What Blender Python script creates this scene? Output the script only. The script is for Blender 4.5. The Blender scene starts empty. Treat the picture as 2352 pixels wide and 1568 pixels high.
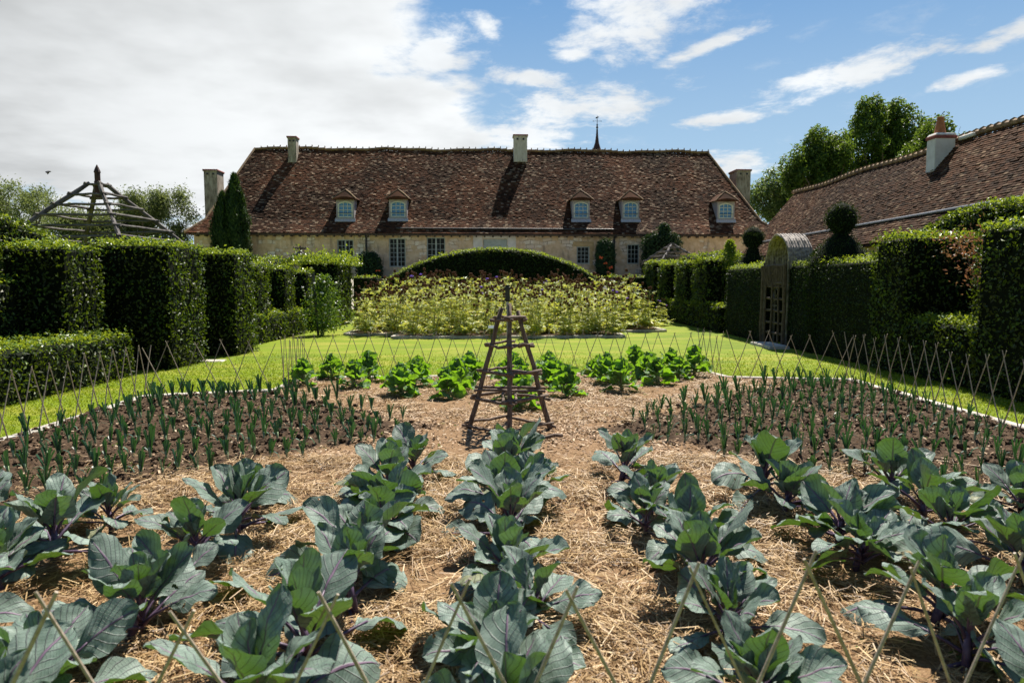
import bpy, math, random
import numpy as np
from mathutils import Vector, Matrix

R = math.radians
random.seed(7)
RNG = np.random.default_rng(11)
SC = bpy.context.scene
COL = SC.collection

# ------------------------------------------------------------------ camera
EYE = 1.7
F = 1568.0            # focal length in units of a 2352 px wide picture (24 mm lens)
PITCH = math.atan(132 / F)
cam_d = bpy.data.cameras.new("camera")
cam = bpy.data.objects.new("camera", cam_d)
COL.objects.link(cam)
cam.location = (0, 0, EYE)
cam.rotation_euler = (R(90) - PITCH, 0, 0)
cam_d.lens = 24
cam_d.sensor_width = 36
cam_d.clip_start = 0.05
cam_d.clip_end = 2000
cam_d.dof.use_dof = True
cam_d.dof.focus_distance = 9.0
cam_d.dof.aperture_fstop = 3.2
SC.camera = cam

# ------------------------------------------------------------------ light and exposure
SUN_EL, SUN_AZ = 57.0, 22.0       # azimuth clockwise from +Y (straight ahead)
SKY_STRENGTH = 0.05
SUN_STRENGTH = 5.0
EXPOSURE = 1.0
SC.view_settings.view_transform = 'Standard'
SC.view_settings.look = 'None'
SC.view_settings.exposure = EXPOSURE
SC.view_settings.gamma = 1
SC.cycles.max_bounces = 6
SC.cycles.diffuse_bounces = 3
SC.cycles.glossy_bounces = 2
SC.cycles.transmission_bounces = 4
SC.cycles.transparent_max_bounces = 4
SC.cycles.caustics_reflective = False
SC.cycles.caustics_refractive = False

sdir = Vector((math.cos(R(SUN_EL)) * math.sin(R(SUN_AZ)), math.cos(R(SUN_EL)) * math.cos(R(SUN_AZ)), math.sin(R(SUN_EL))))
sun_d = bpy.data.lights.new("sun", 'SUN')
sun_d.energy = SUN_STRENGTH
sun_d.angle = R(0.5)
sun_d.color = (1.0, 0.93, 0.82)
sun = bpy.data.objects.new("sun", sun_d)
COL.objects.link(sun)
sun.rotation_euler = sdir.to_track_quat('Z', 'Y').to_euler()
sun.location = (20, 20, 40)


class NT:
    """small helper to write node trees as expressions"""
    def __init__(s, nt):
        s.nt = nt

    def new(s, t, **kw):
        n = s.nt.nodes.new(t)
        for k, v in kw.items():
            setattr(n, k, v)
        return n

    def put(s, sock, v):
        if isinstance(v, bpy.types.NodeSocket):
            s.nt.links.new(v, sock)
        elif v is not None:
            if sock.type == 'RGBA' and len(v) == 3:
                v = (*v, 1)
            sock.default_value = v

    def m(s, op, a, b=None, c=None, clamp=False):
        n = s.new('ShaderNodeMath', operation=op, use_clamp=clamp)
        s.put(n.inputs[0], a)
        s.put(n.inputs[1], b)
        s.put(n.inputs[2], c)
        return n.outputs[0]

    def add(s, *a):
        r = a[0]
        for x in a[1:]:
            r = s.m('ADD', r, x)
        return r

    def mul(s, a, b): return s.m('MULTIPLY', a, b)
    def sub(s, a, b): return s.m('SUBTRACT', a, b)

    def ss(s, x, lo, hi, a=0.0, b=1.0):
        n = s.new('ShaderNodeMapRange', interpolation_type='SMOOTHSTEP')
        for i, v in enumerate((x, lo, hi, a, b)):
            s.put(n.inputs[i], v)
        return n.outputs[0]

    def noise(s, vec, scale, detail=3, rough=0.55, dist=0.0, col=False):
        n = s.new('ShaderNodeTexNoise')
        s.put(n.inputs['Vector'], vec)
        s.put(n.inputs['Scale'], scale)
        s.put(n.inputs['Detail'], detail)
        s.put(n.inputs['Roughness'], rough)
        s.put(n.inputs['Distortion'], dist)
        return n.outputs['Color' if col else 'Fac']

    def mix(s, f, a, b, mode='MIX'):
        n = s.new('ShaderNodeMix', data_type='RGBA', blend_type=mode)
        s.put(n.inputs[0], f)
        s.put(n.inputs[6], a)
        s.put(n.inputs[7], b)
        return n.outputs[2]

    def ramp(s, f, stops, interp='LINEAR'):
        n = s.new('ShaderNodeValToRGB')
        n.color_ramp.interpolation = interp
        el = n.color_ramp.elements
        while len(el) < len(stops):
            el.new(0.5)
        for e, (p, c) in zip(el, stops):
            e.position = p
            e.color = (*c, 1)
        s.put(n.inputs[0], f)
        return n.outputs[0]

    def sep(s, v):
        n = s.new('ShaderNodeSeparateXYZ')
        s.put(n.inputs[0], v)
        return n.outputs

    def comb(s, x, y, z):
        n = s.new('ShaderNodeCombineXYZ')
        for i, v in enumerate((x, y, z)):
            s.put(n.inputs[i], v)
        return n.outputs[0]

    def bump(s, h, strength=0.5, dist=0.02):
        n = s.new('ShaderNodeBump')
        s.put(n.inputs['Height'], h)
        n.inputs['Strength'].default_value = strength
        n.inputs['Distance'].default_value = dist
        return n.outputs[0]


# ------------------------------------------------------------------ pixel helpers (photo measured at 2352 x 1568)
CP, SP = math.cos(PITCH), math.sin(PITCH)


def ray(u, v):
    x, y = (u - 1176) / F, (784 - v) / F
    return np.array((x, CP + y * SP, -SP + y * CP))


def at(u, v, Y):
    d = ray(u, v)
    return np.array((0, 0, EYE)) + d * (Y / d[1])


def gr(u, v, z=0.0):
    d = ray(u, v)
    return np.array((0, 0, EYE)) + d * ((z - EYE) / d[2])


def azel(u, v):
    d = ray(u, v)
    d = d / np.linalg.norm(d)
    return math.atan2(d[0], d[1]), math.asin(d[2])


# ------------------------------------------------------------------ world: sky with clouds
world = bpy.data.worlds.new("World")
SC.world = world
world.use_nodes = True
wn = world.node_tree
wn.nodes.clear()
w = NT(wn)
out = w.new('ShaderNodeOutputWorld')
bg = w.new('ShaderNodeBackground')
bg.inputs['Strength'].default_value = SKY_STRENGTH
sky = w.new('ShaderNodeTexSky', sky_type='NISHITA', sun_disc=False)
sky.sun_elevation = R(SUN_EL)
sky.sun_rotation = R(SUN_AZ)
sky.air_density = 1.0
sky.dust_density = 0.6
sky.ozone_density = 2.0
gen = w.new('ShaderNodeTexCoord').outputs['Generated']
dx, dy, dz = w.sep(gen)
az = w.m('ARCTAN2', dx, dy)
el = w.m('ARCSINE', dz)
# cloud layer: noise on a plane high above, so clouds flatten and shrink towards the horizon
inv = w.m('DIVIDE', 1.0, w.m('MAXIMUM', w.add(dz, 0.13), 0.03))
pl = w.comb(w.mul(dx, inv), w.mul(dy, inv), 0.0)
n_big = w.noise(pl, 1.6, 8, 0.6, 0.25)
n_fin = w.noise(pl, 5.5, 7, 0.66, 0.2)
n_str = w.noise(w.comb(w.mul(az, 3.2), w.mul(el, 9.0), 3.0), 3.0, 6, 0.62, 0.3)


def blob(u, v, ru, rv, ang=0.0, wgt=1.0):
    a0, e0 = azel(u, v)
    ca, sa = math.cos(R(ang)), math.sin(R(ang))
    ra, re = ru / F * math.cos(a0) ** 2, rv / F * math.cos(a0)
    da, de = w.sub(az, a0), w.sub(el, e0)
    p = w.m('DIVIDE', w.add(w.mul(da, ca), w.mul(de, sa)), ra)
    q = w.m('DIVIDE', w.sub(w.mul(de, ca), w.mul(da, sa)), re)
    r = w.m('SQRT', w.add(w.mul(p, p), w.mul(q, q)))
    return w.mul(w.m('MAXIMUM', w.sub(1.0, r), -1.0), wgt)


def mx(*a):
    r = a[0]
    for x in a[1:]:
        r = w.m('MAXIMUM', r, x)
    return r


big = mx(blob(250, 120, 760, 480), blob(620, 60, 420, 230), blob(760, 330, 430, 220), blob(-500, 200, 900, 600))
small = mx(blob(1470, 30, 230, 110, 12), blob(1000, 120, 150, 75, 12), blob(1330, 250, 250, 62, 6),
           blob(1960, 165, 330, 40, 11), blob(2330, 75, 160, 34, 12), blob(1220, 180, 140, 24, -4),
           blob(1640, 275, 150, 20, 4), blob(1620, 110, 130, 22, 14), blob(1320, 130, 70, 24, 8),
           blob(1180, 325, 220, 45, 3), blob(1690, 372, 130, 36, -4), blob(1110, 55, 60, 28, -30), blob(2240, 175, 120, 22, 8))
d1 = w.ss(w.add(big, w.mul(w.sub(n_big, 0.5), 1.3), w.mul(w.sub(n_fin, 0.5), 0.5)), -0.03, 0.28)
d2 = w.ss(w.add(w.mul(small, 0.75), w.mul(w.sub(n_fin, 0.5), 1.9), w.mul(w.sub(n_big, 0.5), 0.3)), 0.05, 0.62)
d3 = w.mul(w.ss(w.add(n_str, w.mul(n_fin, 0.45)), 0.77, 1.05), 0.28)
wisps = w.mul(d3, w.m('MULTIPLY', w.ss(el, 0.0, 0.1), w.ss(dy, -0.1, 0.4)))
dens = w.m('MAXIMUM', w.m('MAXIMUM', d1, w.mul(d2, 0.95)), wisps)
cl_sh = w.ss(w.add(w.noise(pl, 0.9, 5, 0.55), w.mul(w.noise(pl, 2.6, 4), 0.35)), 0.45, 0.82)
lefty = w.ss(az, -0.75, -0.15)
bright = w.add(w.mul(cl_sh, 0.27), w.mul(lefty, 0.22), 0.52)
K = 1.0 / SKY_STRENGTH / (2 ** EXPOSURE)
br = w.mul(bright, K * 1.06)
cloud_col = w.comb(w.mul(br, 0.955), w.mul(br, 0.985), w.mul(br, 1.0))
pale = w.comb(.44 * K, .65 * K, .84 * K)
deep = w.comb(.095 * K, .31 * K, .67 * K)
clear = w.mix(w.ss(el, .08, .52), pale, deep)
clear = w.mix(w.mul(w.ss(dy, -.2, .5), .8), sky.outputs[0], clear)
mixc = w.mix(dens, clear, cloud_col)
wn.links.new(mixc, bg.inputs['Color'])
wn.links.new(bg.outputs[0], out.inputs[0])


# ------------------------------------------------------------------ materials
def new_mat(name):
    m = bpy.data.materials.new(name)
    m.use_nodes = True
    m.node_tree.nodes.clear()
    n = NT(m.node_tree)
    o = n.new('ShaderNodeOutputMaterial')
    return m, n, o


def principled(n, col, rough=0.7, spec=0.3, normal=None, metal=0.0):
    p = n.new('ShaderNodeBsdfPrincipled')
    n.put(p.inputs['Base Color'], col)
    n.put(p.inputs['Roughness'], rough)
    n.put(p.inputs['Specular IOR Level'], spec)
    n.put(p.inputs['Metallic'], metal)
    if normal is not None:
        n.nt.links.new(normal, p.inputs['Normal'])
    return p.outputs[0]


def obj_co(n): return n.new('ShaderNodeTexCoord').outputs['Object']
def island(n): return n.new('ShaderNodeNewGeometry').outputs['Random Per Island']
def obj_rand(n): return n.new('ShaderNodeObjectInfo').outputs['Random']


def plain(name, c1, c2, scale=8.0, rough=0.7, spec=0.3, bump=0.3, bdist=0.01, detail=5, stretch=None, metal=0.0):
    m, n, o = new_mat(name)
    co = obj_co(n)
    if stretch:
        x, y, z = n.sep(co)
        co = n.comb(n.mul(x, stretch[0]), n.mul(y, stretch[1]), n.mul(z, stretch[2]))
    f = n.noise(co, scale, detail, 0.6)
    col = n.mix(n.ss(f, 0.3, 0.7), c1, c2)
    nm = n.bump(f, bump, bdist) if bump else None
    n.nt.links.new(principled(n, col, rough, spec, nm, metal), o.inputs[0])
    return m


def leafmat(name, stops, trans, tfac=0.3, rough=0.45, spec=0.35, patch=None, pscale=0.6):
    """leaf colours vary from leaf to leaf; some light passes through"""
    m, n, o = new_mat(name)
    col = n.ramp(island(n), stops)
    if patch:
        f = n.ss(n.noise(obj_co(n), pscale, 3), 0.42, 0.62)
        col = n.mix(f, col, n.mix(0.65, col, patch))
    p = principled(n, col, rough, spec)
    t = n.new('ShaderNodeBsdfTranslucent')
    n.put(t.inputs[0], n.mix(.4, trans, n.mix(.6, col, trans, 'ADD')) if name == 'cardoon_leaf' else trans)
    mx_ = n.new('ShaderNodeMixShader')
    mx_.inputs[0].default_value = tfac
    n.nt.links.new(p, mx_.inputs[1])
    n.nt.links.new(t.outputs[0], mx_.inputs[2])
    n.nt.links.new(mx_.outputs[0], o.inputs[0])
    return m


M = {}
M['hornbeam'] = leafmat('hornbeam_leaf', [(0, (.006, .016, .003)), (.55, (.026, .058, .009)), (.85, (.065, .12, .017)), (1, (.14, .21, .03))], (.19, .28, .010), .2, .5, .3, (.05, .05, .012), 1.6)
M['hornbeam_top'] = leafmat('sunlit_and_young_hornbeam_leaf', [(0, (.06, .13, .012)), (.6, (.11, .2, .02)), (1, (.2, .27, .035))], (.34, .42, .025), .35, .4, .4)  # brighter leaf copy; on hedge tops the sunlight is put into its colour
M['core'] = plain('hedge_inside', (.003, .006, .002), (.007, .011, .004), 12, .9, .1, .5, .03)  # near-black solid core; shade between the leaves is put into its colour
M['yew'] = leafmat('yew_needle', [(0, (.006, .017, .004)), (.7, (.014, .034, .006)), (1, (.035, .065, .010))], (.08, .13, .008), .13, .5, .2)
M['yew_top'] = leafmat('sunlit_yew_needle', [(0, (.09, .15, .010)), (1, (.20, .27, .025))], (.36, .45, .02), .38, .5, .25)  # sun on the hedge's top rim is put into this brighter needle colour
M['cypress'] = leafmat('cypress_leaf', [(0, (.012, .034, .010)), (.7, (.024, .055, .013)), (1, (.04, .08, .016))], (.08, .14, .012), .15, .6, .2)
M['tree_dark'] = leafmat('oak_leaf', [(0, (.015, .038, .009)), (.6, (.04, .085, .016)), (1, (.13, .19, .035))], (.22, .33, .03), .28, .5, .22)
M['tree_mid'] = leafmat('lime_leaf', [(0, (.04, .085, .03)), (.6, (.08, .14, .05)), (1, (.15, .22, .08))], (.28, .38, .08), .3, .45, .4)
M['tree_pale'] = leafmat('willow_leaf', [(0, (.06, .085, .035)), (.6, (.12, .155, .065)), (1, (.20, .23, .11))], (.3, .36, .1), .3, .5, .3)
M['acer'] = leafmat('red_tipped_leaf', [(0, (.05, .10, .03)), (.6, (.06, .11, .03)), (.68, (.20, .05, .035)), (1, (.34, .12, .08))], (.3, .14, .06), .3, .45, .3)
M['rose'] = leafmat('rose_leaf', [(0, (.03, .08, .012)), (.6, (.06, .14, .02)), (1, (.12, .22, .03))], (.22, .34, .02), .28, .4, .4)
M['climber'] = leafmat('climber_leaf', [(0, (.008, .025, .010)), (.8, (.018, .05, .016)), (1, (.035, .08, .02))], (.06, .12, .015), .15, .5, .25)
M['flower_red'] = plain('orange_red_petal', (.55, .09, .03), (.7, .16, .05), 30, .6, .2, 0)
M['flower_white'] = plain('white_petal', (.75, .72, .65), (.85, .83, .78), 30, .6, .2, 0)
M['bark'] = plain('bark', (.06, .048, .038), (.13, .105, .085), 14, .85, .2, .8, .02, stretch=(1, 1, .25))
M['cardoon'] = leafmat('cardoon_leaf', [(0, (.08, .13, .03)), (.2, (.20, .30, .12)), (.34, (.38, .46, .28)), (.46, (.46, .50, .32)), (.52, (.36, .46, .05)), (.8, (.58, .55, .05)), (.93, (.56, .40, .08)), (1, (.26, .13, .05))], (.50, .52, .05), .36, .45, .4)
M['cardoon_stem'] = plain('cardoon_stem', (.22, .22, .10), (.34, .30, .13), 9, .7, .2, 0)
M['head_brown'] = plain('withered_thistle_head', (.045, .020, .012), (.15, .065, .03), 40, .85, .1, .6, .01)
M['head_purple'] = plain('purple_thistle_flower', (.17, .08, .62), (.33, .17, .85), 50, .7, .2, .5, .01)
M['rustic'] = plain('weathered_pole_wood', (.075, .05, .037), (.20, .15, .115), 7, .8, .25, .7, .006, 6, (6, 6, 1.2))
M['oldwood'] = plain('grey_weathered_wood', (.055, .048, .046), (.155, .14, .13), 5, .8, .25, .7, .008, 6)
M['darkwood'] = plain('dark_turned_wood', (.04, .022, .018), (.08, .04, .03), 6, .7, .3, .3, .005)
M['gatewood'] = plain('dark_gate_wood', (.045, .032, .025), (.125, .095, .075), 7, .8, .2, .6, .006, 6, (6, 6, 1.2))
M['wattle'] = plain('woven_willow', (.14, .12, .105), (.36, .32, .28), 12, .75, .3, .6, .006, 4)  # grey lightened to carry the shine of the sunlit arch top
M['cane'] = plain('bamboo_cane', (.24, .19, .14), (.41, .34, .26), 14, .55, .35, .2, .002, 4, (1, 1, 3))
M['black'] = plain('black_plastic', (.012, .013, .014), (.022, .023, .025), 10, .4, .4, 0)
M['metal'] = plain('galvanised_metal', (.42, .43, .44), (.55, .56, .57), 20, .35, .5, 0, metal=.8)
M['darkmetal'] = plain('dark_painted_metal', (.02, .02, .022), (.035, .035, .038), 10, .5, .4, 0)
M['zinc'] = plain('zinc_sheet', (.15, .155, .17), (.24, .25, .27), 6, .4, .5, .1, .002)
M['stone'] = plain('pale_kerb_stone', (.32, .29, .25), (.56, .52, .45), 6, .8, .25, .5, .006)
M['woodtrim'] = plain('grey_violet_boards', (.26, .24, .26), (.42, .40, .42), 9, .7, .25, .2, .003, 4, (6, 6, .8))
M['frame_pale'] = plain('pale_green_paint', (.50, .55, .48), (.60, .64, .56), 6, .5, .35, 0)
M['frame_grey'] = plain('grey_green_paint', (.34, .40, .385), (.45, .50, .475), 6, .55, .3, 0)
M['lead'] = plain('lead_flashing', (.36, .36, .40), (.50, .50, .54), 12, .5, .4, .2, .004)
M['terracotta'] = plain('terracotta', (.30, .11, .05), (.42, .17, .08), 9, .8, .2, .3, .005)
M['brickband'] = plain('red_brick_band', (.20, .06, .05), (.30, .11, .09), 16, .85, .2, .4, .006)
M['limewash'] = plain('white_lime_render', (.60, .58, .54), (.72, .70, .66), 3, .85, .2, .25, .006)
M['ochre_stone'] = plain('ochre_dressed_stone', (.42, .29, .14), (.55, .41, .22), 5, .85, .2, .4, .006)
M['white_plate'] = plain('white_enamel', (.72, .73, .74), (.80, .80, .80), 5, .3, .5, 0)
M['bird'] = plain('dark_feather', (.012, .012, .014), (.03, .028, .028), 30, .6, .2, 0)

# glass: dark interior behind a reflecting surface
m, n, o = new_mat('window_glass')
n.nt.links.new(principled(n, n.mix(n.noise(obj_co(n), 2.0, 2), (.005, .006, .007), (.015, .018, .014)), .12, .12), o.inputs[0])
M['glass'] = m
m, n, o = new_mat('sky_painted_glass')  # sky reflection painted as a blue base colour
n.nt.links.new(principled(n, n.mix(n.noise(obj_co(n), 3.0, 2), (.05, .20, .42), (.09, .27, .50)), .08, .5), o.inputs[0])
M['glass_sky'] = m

# roof tiles: every tile its own colour, with patches of moss and pale lichen
def tilemat(name, dark, mid, red, pale, pscale):
    m, n, o = new_mat(name)
    r = island(n)
    co = obj_co(n)
    col = n.ramp(r, [(0, dark), (.30, mid), (.62, red), (.86, mid), (.92, pale), (1, tuple(min(1, c * 1.6) for c in pale))])
    big = n.ss(n.noise(co, pscale, 5, .65), .42, .66)
    col = n.mix(n.mul(big, .75), col, n.mix(n.ss(r, .74, .84), dark, pale))
    zone = n.noise(n.comb(*[n.mul(q_, .16) for q_ in n.sep(co)]), 1.6, 4, .6)
    col = n.mix(n.ss(zone, .42, .62), n.mix(.45, col, dark), n.mix(.25, col, red))
    fine = n.noise(co, 18, 4, .6)
    col = n.mix(n.ss(fine, .35, .7), n.mix(.5, col, dark), col)
    n.nt.links.new(principled(n, col, .9, .08, n.bump(fine, .5, .01)), o.inputs[0])
    return m


M['tile'] = tilemat('old_clay_tile', (.019, .011, .007), (.108, .048, .026), (.20, .082, .040), (.42, .31, .21), .33)
M['tile_right'] = tilemat('worn_clay_tile', (.019, .011, .007), (.085, .040, .019), (.150, .064, .029), (.23, .16, .10), .5)
M['tile_under'] = plain('tile_underlay', (.03, .018, .013), (.07, .038, .028), 5, .9, .1, .5, .02)
M['ridge'] = plain('ridge_tile', (.16, .10, .07), (.30, .20, .10), 3, .8, .25, .5, .01)

# old plaster wall with stones showing through
m, n, o = new_mat('old_plaster_wall')
co = obj_co(n)
x, y, z = n.sep(co)
pv = n.noise(co, .55, 5, .6)
plast = n.ramp(n.noise(co, 2.4, 6, .65), [(.25, (.40, .28, .165)), (.5, (.62, .465, .30)), (.75, (.75, .61, .45))])
br = n.new('ShaderNodeTexBrick')
wb = n.noise(co, 1.3, 3)
wb2 = n.noise(n.comb(z, x, 7.0), 1.1, 3)
xw_, zw_ = n.add(x, n.mul(n.sub(wb, .5), .7)), n.add(z, n.mul(n.sub(wb2, .5), .45))
n.put(br.inputs['Vector'], n.comb(xw_, zw_, 0.0))
br.inputs['Scale'].default_value = 1.0
br.inputs['Brick Width'].default_value = .52
br.inputs['Row Height'].default_value = .24
br.inputs['Mortar Size'].default_value = .022
n.put(br.inputs['Color1'], (.78, .73, .65))
n.put(br.inputs['Color2'], (.64, .52, .40))
n.put(br.inputs['Mortar'], (.34, .26, .18))
cell = n.new('ShaderNodeTexWhiteNoise', noise_dimensions='2D')
n.put(cell.inputs['Vector'], n.comb(n.m('FLOOR', n.m('DIVIDE', xw_, .52)), n.m('FLOOR', n.m('DIVIDE', zw_, .24)), 0.0))
stone_f = n.mul(n.ss(pv, .50, .58), n.ss(cell.outputs[0], .25, .45))
colw = n.mix(stone_f, plast, br.outputs[0])
redb = n.ss(n.noise(n.comb(x, z, 4.0), .9, 4), .57, .68)
colw = n.mix(n.mul(redb, .35), colw, n.mix(n.noise(n.comb(x, n.mul(z, 4.0), 1.0), 6, 3), (.40, .20, .13), (.50, .34, .24)))
stain = n.ss(n.noise(n.comb(n.mul(x, 1.6), n.mul(z, .35), 9.0), 2.2, 5), .52, .72)
colw = n.mix(n.mul(stain, .62), colw, (.17, .13, .10))
holes = n.ss(n.noise(co, 5.5, 2), .70, .76)
colw = n.mix(holes, colw, (.10, .075, .055))
n.nt.links.new(principled(n, colw, .9, .15, n.bump(n.add(n.noise(co, 9, 5), n.mul(br.outputs['Fac'], -.3)), .5, .02)), o.inputs[0])
M['wall'] = m

# chimney render: streaked grey and cream
m, n, o = new_mat('chimney_render')
co = obj_co(n)
x, y, z = n.sep(co)
f = n.noise(n.comb(n.mul(x, 3), n.mul(y, 3), n.mul(z, .8)), 2.2, 5, .65)
n.nt.links.new(principled(n, n.ramp(f, [(.28, (.08, .065, .05)), (.48, (.30, .26, .21)), (.7, (.50, .46, .39))]), .9, .15, n.bump(f, .5, .02)), o.inputs[0])
M['chimney'] = m
m, n, o = new_mat('pale_chimney_render')
co = obj_co(n)
x, y, z = n.sep(co)
f = n.noise(n.comb(n.mul(x, 3), n.mul(y, 3), n.mul(z, .8)), 2.2, 5, .65)
n.nt.links.new(principled(n, n.ramp(f, [(.25, (.16, .14, .11)), (.42, (.50, .46, .40)), (.7, (.66, .63, .57))]), .9, .15, n.bump(f, .5, .02)), o.inputs[0])
M['chimney_pale'] = m

# lawn
m, n, o = new_mat('lawn_turf')
co = obj_co(n)
x, y, z = n.sep(co)
f = n.noise(co, 30, 4, .7)
f2 = n.noise(n.comb(n.mul(x, .5), n.mul(y, 1.4), 0.0), .9, 4, .6)
col = n.mix(n.ss(f, .3, .7), (.115, .17, .005), (.175, .23, .008))
col = n.mix(n.mul(n.ss(f2, .46, .66), .75), col, (.255, .25, .035))
col = n.mix(n.mul(n.ss(n.noise(n.comb(x, y, 5.0), .45, 4, .65), .50, .68), .55), col, (.07, .125, .006))
n.nt.links.new(principled(n, col, .85, .15, n.bump(f, .8, .02)), o.inputs[0])
M['lawn'] = m
M['grass'] = leafmat('grass_blade', [(0, (.10, .16, .004)), (.6, (.15, .21, .006)), (.9, (.20, .25, .01)), (1, (.30, .29, .04))], (.34, .44, .008), .3, .55, .25)

# bed: dark soil in the two side triangles, straw and chips elsewhere
m, n, o = new_mat('bed_soil_and_chips')
co = obj_co(n)
x, y, z = n.sep(co)
nz = n.noise(co, 2.2, 4, .6)
tri = n.add(n.sub(n.m('ABSOLUTE', x), n.m('ABSOLUTE', n.sub(y, 7.72))), n.mul(n.sub(nz, .5), 1.3))
soil_f = n.ss(tri, .75, 1.15)
soil = n.ramp(n.noise(co, 26, 5, .7), [(.28, (.020, .013, .008)), (.5, (.066, .042, .026)), (.75, (.14, .094, .058))])
chips = n.ramp(n.noise(co, 40, 4, .7), [(.25, (.09, .05, .024)), (.5, (.23, .145, .08)), (.78, (.36, .245, .145))])
col = n.mix(soil_f, chips, soil)
n.nt.links.new(principled(n, col, .92, .1, n.bump(n.noise(co, 45, 4, .7), .9, .02)), o.inputs[0])
M['bed'] = m
M['straw'] = leafmat('straw_stalk', [(0, (.12, .066, .026)), (.4, (.32, .20, .09)), (.8, (.50, .345, .17)), (1, (.66, .49, .27))], (.4, .27, .1), .15, .5, .35)
M['chip'] = leafmat('wood_chip', [(0, (.12, .068, .035)), (.4, (.31, .20, .12)), (.8, (.47, .335, .21)), (1, (.62, .49, .34))], (.4, .3, .15), .05, .7, .2)
M['clod'] = plain('soil_clod', (.030, .019, .012), (.125, .084, .053), 30, .95, .1, .6, .01)
M['ground_rough'] = plain('rough_turf', (.05, .085, .012), (.09, .12, .02), 3, .9, .1, .4, .03)


def cabbagemat(name, top, top2, vein, trans, tfac, holes=False):
    m, n, o = new_mat(name)
    uv = n.new('ShaderNodeUVMap').outputs[0]
    ux, uy, _ = n.sep(uv)
    a = n.m('ABSOLUTE', n.mul(n.sub(ux, .5), 2.0))
    wob = n.mul(n.sub(n.noise(uv, 6, 3), .5), .25)
    mid = n.ss(n.add(a, n.mul(uy, .02)), .035, .085, 1.0, 0.0)
    ph = n.m('FRACT', n.add(n.mul(uy, 7.0), n.mul(a, -2.6), wob))
    tri_ = n.m('ABSOLUTE', n.sub(ph, .5))
    side = n.ss(tri_, .40, .49)
    ph2 = n.m('FRACT', n.add(n.mul(uy, 17.0), n.mul(a, 6.0), n.mul(wob, 5.0)))
    side2 = n.mul(n.ss(n.m('ABSOLUTE', n.sub(ph2, .5)), .42, .5), .3)
    v = n.m('MAXIMUM', mid, n.m('MAXIMUM', n.mul(side, .75), side2))
    co = obj_co(n)
    nz = n.noise(co, 9, 4, .6)
    col = n.mix(n.ss(nz, .3, .7), top, top2)
    col = n.mix(n.mul(obj_rand(n), .25), col, tuple(c * .7 for c in top))
    isl = island(n)
    col = n.mix(n.ss(isl, .0, .45, .45, 0.0), col, tuple(c * .55 for c in top))
    col = n.mix(n.mul(n.ss(isl, .93, .97), .5), col, (.30, .27, .08))
    spots_ = n.mul(n.ss(n.noise(co, 38, 3), .68, .74), .5)
    col = n.mix(spots_, col, (.22, .18, .10))
    colt = n.mix(n.m('MAXIMUM', mid, n.mul(side, .35)), col, vein)
    hgt = n.add(n.mul(v, -.6), n.mul(nz, .35))
    p = principled(n, colt, .52, .28, n.bump(hgt, .8, .014))
    t = n.new('ShaderNodeBsdfTranslucent')
    n.put(t.inputs[0], n.mix(n.mul(v, .85), trans, tuple(c * .22 for c in trans)))
    ms = n.new('ShaderNodeMixShader')
    ms.inputs[0].default_value = tfac
    n.nt.links.new(p, ms.inputs[1])
    n.nt.links.new(t.outputs[0], ms.inputs[2])
    res = ms.outputs[0]
    if holes:       # slug holes eaten through some leaves
        hm = n.mul(n.ss(n.noise(co, 17, 1), .735, .745), n.ss(isl, .35, .36))
        tr = n.new('ShaderNodeBsdfTransparent')
        mh = n.new('ShaderNodeMixShader')
        n.put(mh.inputs[0], n.mul(hm, n.ss(mid, .2, .4, 1.0, 0.0)))
        n.nt.links.new(res, mh.inputs[1])
        n.nt.links.new(tr.outputs[0], mh.inputs[2])
        res = mh.outputs[0]
    n.nt.links.new(res, o.inputs[0])
    return m


M['redcab'] = cabbagemat('red_cabbage_leaf', (.145, .215, .175), (.33, .42, .36), (.24, .16, .24), (.075, .16, .008), .28, True)
M['redstem'] = plain('purple_stalk', (.045, .026, .055), (.13, .085, .14), 20, .45, .4, 0)
M['greencab'] = cabbagemat('green_sprout_leaf', (.085, .21, .045), (.19, .33, .15), (.30, .40, .20), (.26, .50, .015), .42)
M['greenstem'] = plain('pale_green_stalk', (.18, .22, .10), (.28, .32, .17), 20, .5, .3, 0)
M['leek'] = leafmat('leek_leaf', [(0, (.016, .060, .032)), (.6, (.032, .095, .048)), (1, (.075, .16, .075))], (.07, .20, .03), .18, .38, .45)
M['leekstalk'] = plain('pale_leek_stalk', (.20, .30, .14), (.42, .46, .30), 18, .5, .3, 0)


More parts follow.
